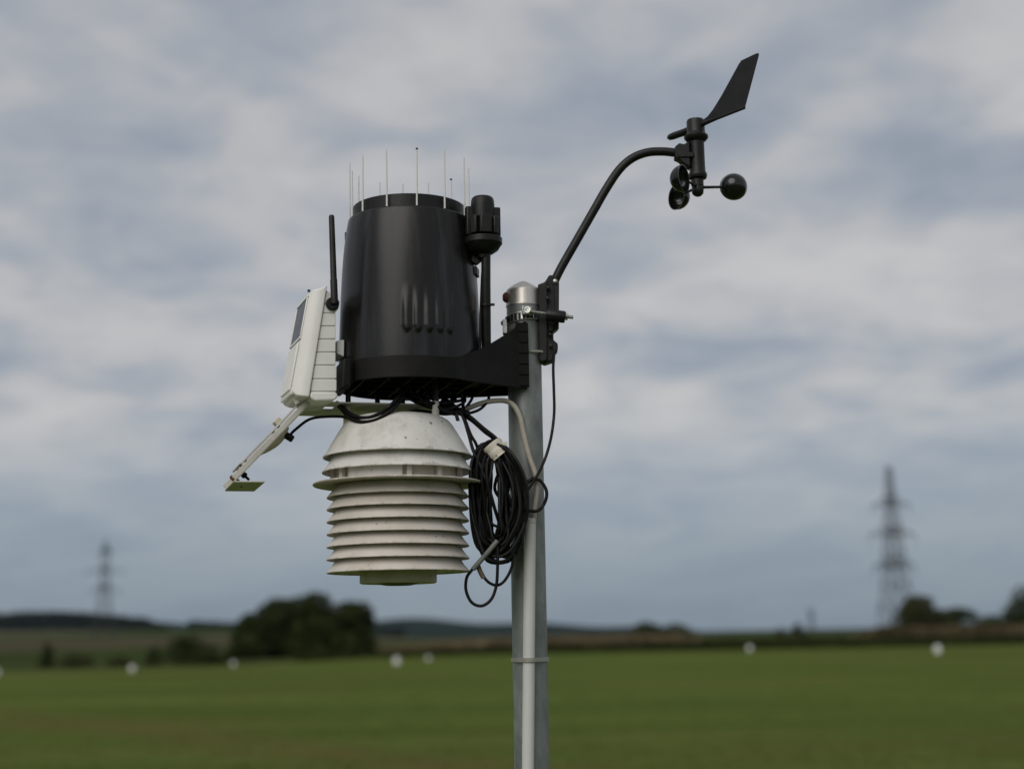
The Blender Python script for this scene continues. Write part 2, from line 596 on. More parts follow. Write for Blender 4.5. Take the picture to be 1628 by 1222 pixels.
radii = [0, 4, 10, 20, 40, 70, 100, 130, 160, 200, 250, 310, 380, 470, 580, 700, 850, 1000, 1150, 1300, 1450, 1600, 1800, 2100, 2500, 2800, 3100, 3400, 3700, 4000, 4600, 5200]
azs = [R(-180 + i * 3) for i in range(50)] + [R(-30 + i * 0.5) for i in range(121)] + [R(33 + i * 3) for i in range(49)]
nA = len(azs)
mb = MB()
vs, fs = [Vector((0, 0, 0))], []
for r_ in radii[1:]:
    for a in azs:
        x, y = r_ * math.sin(a), r_ * math.cos(a)
        vs.append(Vector((x, y, ground_h(x, y))))
for k in range(nA):
    fs.append((0, 1 + (k + 1) % nA, 1 + k))
for q in range(len(radii) - 2):
    for k in range(nA):
        k2 = (k + 1) % nA
        a0 = 1 + q * nA
        fs.append((a0 + k, a0 + k2, a0 + nA + k2, a0 + nA + k))
mb.add(vs, fs)
tag(mb.build('ground', M['farmland'], at=(0, 0, 0), angle=80), 'patchwork farmland rising to low wooded hills on the horizon', kind='structure')

# mown field sheet, a few mm above the ground
edge = [(-3000, 80), (-700, 84), (0, 90), (330, 93), (450, 107), (590, 127), (820, 133), (1100, 134), (1628, 139), (2500, 141), (4200, 142)]


def edge_pt(px, Y):
    return Vector((XA(px, Y), Y, 0))


def edge_at(px):
    for (a, ya), (b_, yb) in zip(edge, edge[1:]):
        if a <= px <= b_:
            s = (px - a) / (b_ - a)
            return ya + (yb - ya) * s
    return 140


poly = [edge_pt(p, y) for p, y in edge] + [Vector((200, -60, 0)), Vector((-150, -60, 0))]
poly = [Vector((p.x, p.y, 0.006)) for p in poly]
mb = MB().add(poly, [tuple(range(len(poly) - 1, -1, -1))])
tag(mb.build('grass_field', M['grass'], at=(0, 0, 0)), 'flat mown green field stretching to the hedge line', kind='structure')


# ------------------------------------------------------------------ leaf masses
def quads_mesh(name, centers, sizes, mat, org, flat=0.0, seed=0):
    """leaf-sized quads with random tilt, all in one mesh"""
    g = np.random.default_rng(seed)
    n = len(centers)
    c = np.asarray(centers, dtype=float)
    s = np.asarray(sizes, dtype=float).reshape(n, 1)
    a = g.normal(size=(n, 3))
    a[:, 2] *= (1 - flat)
    a /= np.linalg.norm(a, axis=1, keepdims=True)
    b_ = g.normal(size=(n, 3))
    b_ -= a * np.sum(a * b_, axis=1, keepdims=True)
    b_ /= np.linalg.norm(b_, axis=1, keepdims=True)
    b_ *= 0.62
    V = np.stack([c - a * s, c - b_ * s, c + a * s, c + b_ * s], axis=1).reshape(-1, 3) - np.array(tuple(org))
    me = bpy.data.meshes.new(name)
    me.vertices.add(4 * n)
    me.vertices.foreach_set('co', V.ravel())
    me.loops.add(4 * n)
    me.loops.foreach_set('vertex_index', np.arange(4 * n, dtype=np.int32))
    me.polygons.add(n)
    me.polygons.foreach_set('loop_start', np.arange(0, 4 * n, 4, dtype=np.int32))
    me.polygons.foreach_set('loop_total', np.full(n, 4, dtype=np.int32))
    me.update(calc_edges=True)
    me.validate()
    me.materials.append(mat)
    o = bpy.data.objects.new(name, me)
    COL.objects.link(o)
    return o


def tree(name, px, Y, top_py, w_px, label, cat, mat, seed, n=2600, group=None, leaf=0.2, trunk_h=0.25, lumps=9):
    g = np.random.default_rng(seed)
    x = XA(px, Y)
    gz = ground_h(x, Y)
    H = 1.6 + (horizon(px) - top_py) / 2400 * Y - gz
    Wd = w_px / 2400 * Y
    root = thing(name, (x, Y, gz), label, cat, group)
    base = Vector((x, Y, gz))
    mb_ = MB()
    tr = max(0.03, H * 0.022)
    top = base + Vector((0.03 * Wd, 0, H * 0.62))
    mb_.tube(catmull([base - Vector((0, 0, 0.05)), base + Vector((-0.02 * Wd, 0.02 * Wd, H * 0.28)), top], 4), [tr * (1 - 0.6 * i / 8) for i in range(9)], 8)
    cents = []
    for k in range(lumps):
        an = g.uniform(0, 2 * math.pi)
        rad = math.sqrt(g.uniform(0, 1)) * 0.36 * Wd
        zf = g.uniform(trunk_h + 0.06, 0.82) ** 1.15 if k > 3 else g.uniform(0.14, 0.3)
        shrink = 1.0 - 0.55 * max(0, zf - 0.45) / 0.4
        c = base + Vector((math.cos(an) * rad * shrink, math.sin(an) * rad * shrink, zf * H))
        cents.append((c, g.uniform(0.20, 0.31) * Wd * (0.75 + 0.25 * shrink), g.uniform(0.15, 0.23) * H))
        mb_.tube([base + Vector((0, 0, H * (0.15 + 0.25 * g.uniform()))), (base + c) * 0.5 + Vector((0, 0, 0.14 * H)), c], [tr * 0.5, tr * 0.35, tr * 0.12], 6)
    cents.append((base + Vector((0, 0, H * 0.80)), 0.22 * Wd, H * 0.19))
    cents.append((base + Vector((0, 0, H * 0.42)), 0.40 * Wd, H * 0.36))
    cents.append((base + Vector((0, 0, H * 0.2)), 0.46 * Wd, H * 0.2))
    mb_.build('trunk', M['bark'], root)
    pts, sz = [], []
    vol = [rw * rw * rh for c, rw, rh in cents]
    for (c, rw, rh), vv in zip(cents, vol):
        m_ = int(n * (0.5 / len(cents) + 0.5 * vv / sum(vol)))
        d = g.normal(size=(m_, 3))
        d /= np.linalg.norm(d, axis=1, keepdims=True)
        rr = g.uniform(0.35, 1.0, size=(m_, 1)) ** 0.5
        p = d * rr * np.array([rw, rw, rh]) + np.array(tuple(c))
        p[:, 2] = np.maximum(p[:, 2], gz + 0.08)
        pts.append(p)
        sz.append(g.uniform(0.6, 1.3, size=m_) * leaf)
    cr = quads_mesh('crown', np.concatenate(pts), np.concatenate(sz), mat, base, seed=seed)
    cr.parent = root
    return root


big = 'big trees clumped left of the pole'
tree('broadleaf_tree', 399, 150, 974, 86, 'leftmost and lowest of the four dark trees clumped behind the field', 'tree', M['leaf_dark'], 11, 5200, big, 0.25, 0.02, 14)
tree('broadleaf_tree', 442, 153, 948, 98, 'dark tree second from left in the big clump, between the lowest and the tallest one', 'tree', M['leaf_dark'], 12, 6600, big, 0.25, 0.02, 15)
tree('broadleaf_tree', 504, 151, 940, 108, 'tallest round dark tree in the big clump', 'tree', M['leaf_dark'], 13, 7600, big, 0.25, 0.02, 16)
tree('broadleaf_tree', 557, 150, 955, 92, 'right-hand dark tree of the big clump, nearest the pole', 'tree', M['leaf_dark'], 14, 6000, big, 0.25, 0.02, 15)
left_g = 'shrubs along the left field edge'
tree('field_shrub', 300, 108, 1006, 104, 'broad dark shrub left of the big tree clump', 'shrub', M['leaf_dark'], 21, 1800, left_g, 0.13, 0.0, 10)
tree('field_shrub', 246, 106, 1026, 34, 'small round shrub touching the left side of the broad dark shrub', 'shrub', M['leaf_dark'], 22, 700, left_g, 0.11, 0.0, 7)
tree('field_shrub', 75, 104, 1020, 26, 'narrow upright shrub at the far left of the field edge', 'shrub', M['leaf_dark'], 23, 600, left_g, 0.11, 0.0, 7)
tree('field_shrub', 120, 104, 1037, 70, 'low wide olive shrub beside the narrow upright one', 'shrub', M['leaf_olive'], 24, 900, left_g, 0.11, 0.0, 9)
tree('field_shrub', 192, 103, 1041, 44, 'low olive shrub just above the leftmost white marker', 'shrub', M['leaf_olive'], 25, 600, left_g, 0.10, 0.0, 7)
tree('field_shrub', 345, 110, 1036, 40, 'low dark shrub between the broad shrub and the big tree clump', 'shrub', M['leaf_dark'], 26, 600, left_g, 0.11, 0.0, 7)
right_g = 'trees behind the crop on the right'
tree('broadleaf_tree', 1464, 262, 945, 112, 'round olive tree at the foot of the near pylon', 'tree', M['leaf_olive'], 31, 6000, right_g, 0.3, 0.02, 11)
tree('broadleaf_tree', 1524, 270, 965, 120, 'dark low tree touching the right of the round olive tree', 'tree', M['leaf_dark'], 32, 5200, right_g, 0.3, 0.02, 10)
tree('broadleaf_tree', 1578, 275, 977, 72, 'smallest dark tree between the low tree and the one at the right border', 'tree', M['leaf_dark'], 33, 2600, right_g, 0.3, 0.02, 9)
tree('broadleaf_tree', 1636, 245, 930, 112, 'tall dark tree cut by the right border', 'tree', M['leaf_dark'], 34, 4200, right_g, 0.28, 0.02, 11)
tree('broadleaf_tree', 1690, 250, 940, 90, 'dark tree beyond the right border', 'tree', M['leaf_dark'], 35, 1800, right_g, 0.28, 0.02, 10)
mid_g = 'small trees on the skyline right of the pole'
tree('broadleaf_tree', 1026, 300, 987, 66, 'small rounded skyline tree nearest the pole on its right', 'tree', M['leaf_dark'], 41, 1300, mid_g, 0.3, 0.0, 8)
tree('broadleaf_tree', 1074, 300, 990, 92, 'wider low skyline tree right of the small rounded one', 'tree', M['leaf_dark'], 42, 2200, mid_g, 0.3, 0.0, 9)
tree('field_shrub', 1240, 285, 995, 20, 'small shrub on the skyline left of the distant mast', 'shrub', M['leaf_olive'], 43, 500, mid_g, 0.25, 0.0, 6)
tree('field_shrub', 1268, 285, 989, 28, 'shrub on the skyline close beside the distant mast', 'shrub', M['leaf_olive'], 44, 600, mid_g, 0.25, 0.0, 6)


def strip(name, px0, px1, Yf, depth, h, n, size, mat, label, seed, zpow=0.7):
    g = np.random.default_rng(seed)
    p = g.uniform(px0, px1, n)
    dep = g.uniform(0, 1, n) ** 1.4 * depth
    Yv = np.array([Yf(q) for q in p]) + dep
    X = XA(p, Yv)
    hh = np.array([h(q) if callable(h) else h for q in p])
    lump = np.array([0.86 + 0.28 * mnoise.noise(Vector((a * 0.22, b_ * 0.12, seed))) for a, b_ in zip(X, Yv)])
    gz = np.array([ground_h(a, b_) for a, b_ in zip(X, Yv)])
    Z = gz + 0.05 + g.uniform(0, 1, n) ** zpow * hh * lump
    o = quads_mesh(name, np.stack([X, Yv, Z], axis=1), g.uniform(0.6, 1.3, n) * size, mat, (0, 0, 0), seed=seed)
    return tag(o, label, kind='stuff')


strip('verge_plants', 470, 1900, lambda q: edge_at(q) + 0.3, 7.0, lambda q: 0.55 + 0.25 * sstep(850, 1150, q), 30000, 0.14, M['verge'], 'dark green strip of rough growth along the far field edge', 51)
strip('dry_crop', 480, 1112, lambda q: edge_at(q) + 8, 95.0, lambda q: 0.2 + 1.2 * sstep(540, 860, q) if q < 1085 else 1.0, 52000, 0.24, M['crop'], 'brown ripe crop standing behind the verge left and right of the pole', 52, 0.4)
strip('maize_crop', 1345, 2100, lambda q: 168, 60.0, lambda q: 0.5 + 1.35 * sstep(1335, 1410, q), 34000, 0.26, M['crop_green'], 'olive brown maize standing below the right-hand trees', 53, 0.45)
strip('weed_band', 1085, 1380, lambda q: edge_at(q) + 8, 120.0, 0.75, 16000, 0.22, M['verge'], 'low weeds behind the verge in the skyline gap', 54, 0.6)


# far forest on the left hillside: one mass
def forest(name, px0, px1, Y0, Y1, hfun, n, label, seed):
    g = np.random.default_rng(seed)
    P, Sz = [], []
    for k in range(n):
        q = g.uniform(px0, px1)
        Yv = g.uniform(Y0, Y1)
        X = XA(q, Yv)
        H = hfun(q) * g.uniform(0.82, 1.08)
        if H < 2:
            continue
        gz = ground_h(X, Yv)
        rad = g.uniform(2.6, 4.2)
        m_ = 16
        d = g.normal(size=(m_, 3))
        d /= np.linalg.norm(d, axis=1, keepdims=True)
        c = np.array([X, Yv, gz + H * 0.55])
        P.append(c + d * np.array([rad, rad, H * 0.42]) * g.uniform(0.5, 1, size=(m_, 1)))
        Sz.append(g.uniform(1.6, 2.6, size=m_))
    o = quads_mesh(name, np.concatenate(P), np.concatenate(Sz), M['leaf_forest'], (0, 0, 0), seed=seed)
    return tag(o, label, kind='stuff')


forest('hillside_forest', -420, 262, 1480, 1640, lambda q: 19.5 - 4.0 * sstep(120, 235, q) - 9.0 * sstep(225, 262, q) + 1.5 * math.sin(q * 0.021), 2600,
       'dark forest along the crest of the left hillside below the far pylon', 61)
forest('hillside_forest', 300, 640, 1500, 1640, lambda q: 10.5 + 2.0 * math.sin(q * 0.03), 1300,
       'low dark forest band on the crest behind the big tree clump', 62)


# ------------------------------------------------------------------ pylons
def pylon(px, Y, levels, arms, leg_r, label, group, yaw=0.25, sub=2):
    """levels: (height, half width); arms: (height, half length)"""
    x = XA(px, Y)
    gz = ground_h(x, Y)
    root = thing('pylon', (x, Y, gz), label, 'pylon', group)
    base = Vector((x, Y, gz))
    cx, sx = math.cos(yaw), math.sin(yaw)

    def P(a, b_, z):
        return base + Vector((a * cx - b_ * sx, a * sx + b_ * cx, z))
    hs = [l[0] for l in levels]

    def half(z):
        for (z0, w0), (z1, w1) in zip(levels, levels[1:]):
            if z0 <= z <= z1:
                return w0 + (w1 - w0) * (z - z0) / (z1 - z0)
        return levels[-1][1]
    for sa, sb in ((-1, -1), (1, -1), (1, 1), (-1, 1)):
        mb_ = MB()
        mb_.tube([P(sa * w_, sb * w_, z) for z, w_ in levels], [leg_r * (1.1 - 0.6 * z / hs[-1]) for z, w_ in levels], 4)
        mb_.build('leg', M['pylon'], root, smooth=False)
    br_ = MB()
    z = 0.0
    corners = ((-1, -1), (1, -1), (1, 1), (-1, 1))
    while z < hs[-1] - 1.0:
        w0 = half(z)
        z2 = min(hs[-1], z + max(1.6, 1.75 * w0))
        w1 = half(z2)
        for i in range(4):
            a, b_ = corners[i], corners[(i + 1) % 4]
            lr = leg_r * 0.55 * (1.1 - 0.55 * z / hs[-1])
            br_.tube([P(a[0] * w0, a[1] * w0, z), P(b_[0] * w1, b_[1] * w1, z2)], lr, 4)
            br_.tube([P(b_[0] * w0, b_[1] * w0, z), P(a[0] * w1, a[1] * w1, z2)], lr, 4)
            br_.tube([P(a[0] * w1, a[1] * w1, z2), P(b_[0] * w1, b_[1] * w1, z2)], lr, 4)
        z = z2
    br_.build('lattice', M['pylon'], root, smooth=False)
    for hz, L in arms:
        am = MB()
        w_ = half(hz)
        for sgn in (-1, 1):
            tip = P(sgn * L, 0, hz + 0.1)
            for sb in (-1, 1):
                am.tube([P(sgn * w_, sb * w_, hz), tip], leg_r * 0.5, 4)
                am.tube([P(sgn * w_, sb * w_, hz + 2.0), tip], leg_r * 0.42, 4)
                for k in range(1, 4):
                    q = k / 4
                    lo = P(sgn * w_, sb * w_, hz).lerp(tip, q)
                    hi = P(sgn * w_, sb * w_, hz + 2.0).lerp(tip, q)
                    am.tube([lo, hi], leg_r * 0.4, 4)
        for sb in (-1, 1):
            for zz in (hz, hz + 2.0):
                am.tube([P(-w_, sb * w_, zz), P(w_, sb * w_, zz)], leg_r * 0.8, 4)
                am.tube([P(-w_, -w_, zz), P(w_, w_, zz)], leg_r * 0.7, 4)
                am.tube([P(-w_, w_, zz), P(w_, -w_, zz)], leg_r * 0.7, 4)
            am.tube([P(-w_, sb * w_, hz), P(w_, sb * w_, hz + 2.0)], leg_r * 0.7, 4)
            am.tube([P(w_, sb * w_, hz), P(-w_, sb * w_, hz + 2.0)], leg_r * 0.7, 4)
        am.build('cross_arm', M['pylon'], root, smooth=False)
        for sgn in (-1, 1):
            ins = MB().lathe(P(sgn * L, 0, hz - 1.9), [(0.02, 0), (0.13, 0.15), (0.13, 0.5), (0.06, 0.6), (0.13, 0.7), (0.13, 1.1), (0.06, 1.2), (0.13, 1.3), (0.13, 1.8), (0.03, 2.0)], 8)
            ins.build('insulator', M['pylon'], root)
    return root


pg = 'electricity pylons'
pylon(1428, 376, [(0, 3.9), (11, 2.6), (18.0, 1.95), (26.0, 1.65), (33.0, 1.05), (41.6, 0.5)], [(16.8, 5.6), (24.6, 6.2), (32.0, 5.0)], 0.15,
      'large lattice pylon on the right with three cross arms, rising beside the round olive tree', pg)
pylon(164, 640, [(0, 4.2), (12, 2.6), (21, 1.9), (29.5, 1.6), (37.5, 1.2), (42, 0.3)], [(20.4, 6.6), (28.4, 8.2), (36.4, 3.2)], 0.13,
      'smaller far pylon on the left, above the hillside forest', pg, 0.1)
pylon(1291, 2300, [(0, 4.0), (14, 2.6), (24, 2.0), (32, 1.6), (38, 0.5)], [(22, 7.0), (30, 5.5)], 0.32,
      'tiny distant mast on the skyline right of the pole', pg, 0.1)


# ------------------------------------------------------------------ white field markers: weighted dome on a flat foot
def marker_proto(label):
    root = thing('field_marker', (0, 0, 0), label, 'field marker', 'white markers on the mown field')
    b0 = MB().lathe((0, 0, 0), [(0.0, 0.008), (0.21, 0.008), (0.215, 0.03), (0.17, 0.05), (0.16, 0.052)], 20, cap0=True)
    b0.build('foot', M['marker'], root)
    b1 = MB().lathe((0, 0, 0), [(0.16, 0.053), (0.20, 0.14), (0.205, 0.24), (0.185, 0.33), (0.14, 0.40), (0.075, 0.44), (0.0, 0.452)], 20)
    b1.build('dome', M['marker'], root)
    return root


marks = [(210, 1067, 0.75, 'white marker at the left, below the low olive shrubs'),
         (371, 1058, 0.62, 'white marker in front of the left end of the big tree clump'),
         (631, 1056, 1.0, 'brightest white marker left of the pole, below the radiation shield'),
         (681, 1049, 0.68, 'white marker just right of the brightest one'),
         (1192, 1034, 1.0, 'white marker between the pole and the near pylon'),
         (1491, 1038, 1.15, 'white marker on the right below the near pylon and its tree'),
         (-4, 1072, 0.6, 'white marker cut by the left border')]
mk0 = None
for px, py, sc_, lb in marks:
    p = WZ(px, py, 0.0)
    if mk0 is None:
        o = mk0 = marker_proto(lb)
    else:
        o = mk0.copy()
        COL.objects.link(o)
        for ch in list(mk0.children):
            c = ch.copy()
            COL.objects.link(c)
            c.parent = o
        o['label'] = lb
    o.location = (p.x, p.y, 0.006)
    o.scale = (sc_, sc_, sc_)

# ------------------------------------------------------------------ grass tufts in the nearer field
n = 9000
gx = rng.uniform(-9, 9, n)
gy = 8 + rng.exponential(11, n)
gx = gx * gy / 20
cen = np.stack([gx, gy, rng.uniform(0.01, 0.045, n)], axis=1)
o = quads_mesh('grass_blades', cen, rng.uniform(0.015, 0.035, n), M['blade'], (0, 0, 0), flat=-1.5, seed=71)
tag(o, 'short green blades standing up from the nearer part of the field', kind='stuff')

# ====================================================================== THE STATION
TH = R(16)
U = Vector((math.cos(TH), math.sin(TH), 0))        # from the box towards the pole
V = Vector((-math.sin(TH), math.cos(TH), 0))       # away from the camera
Z = Vector((0, 0, 1))
O = W(652, 560, 2.40)                               # rain collector axis
OX, OY = O.x, O.y


def Lc(u, v, z):
    return Vector((OX, OY, 0)) + U * u + V * v + Z * z


def rad(px0, px1, py, Y):
    return (W(px1, py, Y) - W(px0, py, Y)).length / 2


ZB = W(655, 598, OY - 0.122).z                      # underside of the base

# ---- pole
PY = OY + 0.052
pc = W(833.5, 560, PY)
PX = pc.x
PR = rad(806.5, 860.5, 560, PY)
ZP = W(830, 487, PY).z
pole = thing('metal_pole', (PX, PY, 0), 'galvanized round steel pole carrying the whole weather station', 'pole')
pb = MB().lathe((PX, PY, 0), [(PR, -0.02), (PR, 0.4), (PR, 0.8), (PR, 1.2), (PR, 1.6), (PR, ZP)], 64, cap1=True)
pb.build('tube', M['galv'], pole)
cap = MB().lathe((PX, PY, ZP), [(PR * 0.96, -0.002), (PR * 1.035, -0.001), (PR * 1.035, 0.003), (PR * 1.02, 0.004), (PR * 1.02, 0.0235), (PR * 0.985, 0.0268), (PR * 0.9, 0.0295), (PR * 0.6, 0.0355), (PR * 0.25, 0.0410), (PR * 0.08, 0.0426), (0, 0.0428)], 64)
cap.build('pole_cap', M['steel'], pole, angle=60)
sp = W(803.5, 473, PY - 0.006)
MB().lathe(sp + Vector((0.006, 0, 0)), [(0.0, 0.010), (0.006, 0.0098), (0.0085, 0.007), (0.009, 0.003), (0.009, 0.0), (0.0, 0.0)], 14, (-1, -0.25, 0)).build('rusty_screw', M['rust'], pole)

# ---- hose clamp with its long bolt
zc_ = W(835, 500, PY - PR).z
clamp = thing('hose_clamp', (PX, PY, zc_ - 0.01), 'slotted steel hose clamp round the pole below its cap', 'hose clamp')
tilt = Vector((-0.12, 0.05, 1)).normalized()
MB().lathe(Vector((PX, PY, zc_ - 0.003)), [(PR + 0.0006, -0.0075), (PR + 0.0022, -0.0075), (PR + 0.0026, -0.006), (PR + 0.0016, -0.005), (PR + 0.0016, 0.005), (PR + 0.0026, 0.006), (PR + 0.0022, 0.0075), (PR + 0.0006, 0.0075)], 64, tilt).build('band', M['zinc'], clamp, angle=30)
for k in range(9):
    a = R(-155 + k * 13)
    d = Vector((math.cos(a), math.sin(a), 0))
    p = Vector((PX, PY, zc_ - 0.003)) + d * (PR + 0.0024)
    p.z += -(-0.12 * d.x + 0.05 * d.y) * PR
    tg = Vector((-math.sin(a), math.cos(a), 0))
    MB().box(p, tg * 0.0018, d * 0.0012, Z * 0.0046).build('band_thread', M['black'], clamp)
hb = W(838, 494, PY - PR - 0.007)
MB().box(hb, U * 0.009, Vector((0, 0.005, 0)), Z * 0.0075).build('screw_housing', M['zinc'], clamp, 0.0015)
MB().lathe(hb + Vector((0.001, -0.005, 0)), [(0.0066, 0.0), (0.0066, 0.0022), (0.0055, 0.003), (0.0035, 0.003), (0.0033, 0.0012), (0.0, 0.0012)], 20, (-0.35, -1, 0.1)).build('screw_head', M['zinc'], clamp, angle=25)
hl = W(803, 520, PY - 0.006)
MB().box(hl, Vector((0.004, 0, 0)), Vector((0, 0.008, 0)), Z * 0.012).build('band_end', M['zinc'], clamp, 0.001)
MB().lathe(hl + Vector((-0.003, -0.004, 0.006)), [(0.004, 0), (0.004, 0.002), (0, 0.0025)], 12, (-0.7, -0.7, 0)).build('rivet', M['zinc'], clamp)

YB = PY - PR - 0.012
b0, b1, b2, b3 = W(842, 495, YB), W(868, 500, YB), W(899, 503, YB), W(911, 504.5, YB)
bolt = thing('clamp_bolt', b0, 'threaded steel bolt with a black rubber sleeve sticking out right of the pole', 'bolt')
ax = (b3 - b0).normalized()
prof, hh, L_ = [(0.0, 0)], 0.0, (b3 - b0).length
while hh < L_:
    prof += [(0.0026, hh), (0.0032, hh + 0.0005), (0.0026, hh + 0.001)]
    hh += 0.001
prof.append((0.0, L_))
MB().lathe(b0, prof, 12, ax).build('threaded_rod', M['zinc'], bolt, angle=70)
Ls = (b2 - b1).length
MB().lathe(b1, [(0.003, 0), (0.0092, 0.0005), (0.0100, 0.002), (0.0100, Ls - 0.003), (0.0088, Ls), (0.003, Ls)], 28, ax).build('rubber_sleeve', M['black'], bolt)
MB().lathe(b2, [(0.003, 0), (0.0062, 0.0004), (0.0062, 0.004), (0.003, 0.0045)], 6, ax).build('nut', M['zinc'], bolt)

# ---- base bracket (dish round the collector, arm to the pole)
col = thing('rain_gauge', Lc(0, 0, ZB), 'black tapered rain gauge ringed with white bird spikes on a black pole bracket', 'rain gauge')
UE = (Vector((PX, PY, 0)) - Vector((OX, OY, 0))).dot(U) - 0.005     # bracket end, just past the pole axis
RB = 0.1205


def hw(u):
    ut, vt = 0.055, math.sqrt(RB ** 2 - 0.055 ** 2)
    if u <= ut:
        return math.sqrt(max(RB ** 2 - u * u, 1e-6))
    s = (u - ut) / (UE - ut)
    return vt + (PR + 0.007 - vt) * s ** 0.85


def ht(u):
    s = min(1, max(0, (u - 0.045) / (UE - 0.05)))
    return 0.034 + 0.078 * s ** 1.35


us = [-0.104 + (UE + 0.104) * k / 44 for k in range(45)]
TK = 0.004


def side_wall(sgn):
    rings = []
    for u in us:
        w0 = hw(u)
        rings.append([Lc(u, sgn * w0, ZB), Lc(u, sgn * w0, ZB + ht(u)), Lc(u, sgn * (w0 - TK), ZB + ht(u)), Lc(u, sgn * (w0 - TK), ZB)])
    if sgn > 0:
        rings = [r_[::-1] for r_ in rings]
    return MB().loft(rings)


side_wall(-1).build('bracket_wall', M['black_base'], col, 0.0008, angle=35)
side_wall(1).build('bracket_wall', M['black_base'], col, 0.0008, angle=35)
we = hw(-0.104)
MB().box(Lc(-0.1065, 0, ZB + 0.017), U * 0.0025, V * (we + 0.001), Z * 0.017).build('end_wall', M['black_base'], col, 0.001)
fl = [Lc(u, -(hw(u) - TK - 0.001), ZB + 0.014) for u in us[1:-1]] + [Lc(u, hw(u) - TK - 0.001, ZB + 0.014) for u in us[1:-1][::-1]]
MB().prism(fl, Z * 0.004).build('bracket_floor', M['black_base'], col)
for k in range(7):
    u = -0.085 + k * 0.035
    w0 = hw(u) - TK - 0.001
    MB().box(Lc(u, 0, ZB + 0.0085), U * 0.0012, V * w0, Z * 0.0055).build('floor_rib', M['black_base'], col)
for sv in (-0.05, 0.0, 0.05):
    MB().box(Lc(0.0, sv, ZB + 0.0085), U * 0.085, V * 0.0012, Z * 0.005).build('floor_rib', M['black_base'], col)
# grip ribs at the pole end of the near wall
for k in range(6):
    z0 = ZB + 0.004 + k * 0.0178
    hgt = min(0.0163, ht(UE - 0.01) - 0.004 - k * 0.0178)
    if hgt < 0.003:
        continue
    MB().box(Lc(UE - 0.0105, -(hw(UE - 0.0105) + 0.0014), z0 + hgt / 2), U * 0.0105, V * 0.0016, Z * (hgt / 2)).build('grip_rib', M['black_base'], col, 0.0006)
MB().box(Lc(UE - 0.0105, -(hw(UE - 0.0105) + 0.0005), ZB + 0.052), U * 0.0112, V * 0.0005, Z * 0.050).build('grip_back', M['black_base'], col)
# lug on the left end that carries the transmitter
MB().box(Lc(-0.114, -0.02, ZB + 0.012), U * 0.006, V * 0.05, Z * 0.022).build('end_lug', M['black_base'], col, 0.002)

# ---- cone
ZC0 = ZB + 0.022
ZC1 = W(650, 331, OY - 0.0905).z
stations = [(355, 96.8), (380, 101.0), (401, 103.8), (425, 106.0), (448, 107.7), (490, 109.6), (520, 111.0), (548, 112.2), (600, 113.5)]
cone_prof = []
for py, hpx in stations:
    zz = W(650, py, OY).z
    cone_prof.append((zz, rad(650 - hpx, 650 + hpx, py, OY)))
cone_prof.sort()
CONE_FIT = np.polyfit([p[0] - ZB for p in cone_prof], [p[1] for p in cone_prof], 4)


def cone_r(z):
    return float(np.polyval(CONE_FIT, z - ZB))


# scallops: five vertical grooves with round lower ends
scal = []
for gpx in (647, 664.5, 682, 699, 714.5):
    # azimuth of the groove on the cone
    pt = W(gpx, 490, OY - 0.10)
    best = min(range(-900, 900), key=lambda a: abs((W(gpx, 490, OY - cone_r(0 + W(650, 490, OY - .1).z) * math.cos(a / 1000)).x - OX) - cone_r(W(650, 490, OY - .1).z) * math.sin(a / 1000)))
    scal.append(best / 1000.0)
zs0, zs1 = W(680, 527, OY - 0.107).z, W(680, 446, OY - 0.105).z
SEG, RW = 288, 120
top_z = W(650, 355, OY).z
rings = []
for q in range(RW + 1):
    z = ZC0 + (top_z - ZC0) * q / RW
    r0 = cone_r(z)
    ring = []
    for k in range(SEG):
        az = 2 * math.pi * k / SEG
        az_f = (az + math.pi) % (2 * math.pi) - math.pi      # 0 = towards the camera
        dr = 0.0
        if zs0 - 0.004 < z < zs1 + 0.004:
            for sa in scal:
                dx = (az_f - sa) * r0
                if abs(dx) < 0.0072:
                    zz = z - zs0
                    halfw = 0.0066 * min(1.0, math.sqrt(max(0.0, min(1.0, zz / 0.010)))) if zz > 0 else 0.0
                    if halfw > 0 and abs(dx) < halfw:
                        dep = 0.0036 * (1 - sstep(0.35, 1.0, (z - zs0) / (zs1 - zs0)))
                        dr += dep * math.sqrt(max(0, 1 - (dx / halfw) ** 2))
        ring.append(Vector((OX + (r0 + dr) * math.sin(az), OY - (r0 + dr) * math.cos(az), z)))
    rings.append(ring)
rt = cone_r(top_z)
for rr, zz in ((rt - 0.0006, top_z + 0.0012), (rt - 0.002, top_z + 0.0018), (rt - 0.0045, top_z + 0.0018)):
    rings.append([Vector((OX + rr * math.sin(2 * math.pi * k / SEG), OY - rr * math.cos(2 * math.pi * k / SEG), zz)) for k in range(SEG)])
MB().loft(rings, True, False, False).build('cone', M['black_cone'], col, angle=50)
# collar and funnel
hc = W(650, 307, OY - 0.088).z - W(650, 330, OY - 0.088).z
rc = rt - 0.0075
MB().lathe((OX, OY, top_z), [(rc, 0.0), (rc, hc - 0.0008), (rc - 0.0008, hc), (rc - 0.0022, hc), (rc - 0.003, hc - 0.001), (rc - 0.004, 0.0), (rc * 0.75, -0.05), (0.01, -0.09), (0.0, -0.09)], 144).build('collar', M['black'], col, angle=35)
# bayonet lugs at the shoulder
for az in (-100, 82, 200):
    a = R(az)
    zz = W(650, 438, OY).z if az == 82 else W(650, 372, OY).z
    rr = cone_r(zz)
    d = Vector((math.sin(a), -math.cos(a), 0))
    tg = Vector((math.cos(a), math.sin(a), 0))
    MB().box(Vector((OX, OY, zz)) + d * rr, tg * 0.012, d * 0.0035, Z * 0.007).build('bayonet_lug', M['black'], col, 0.001)

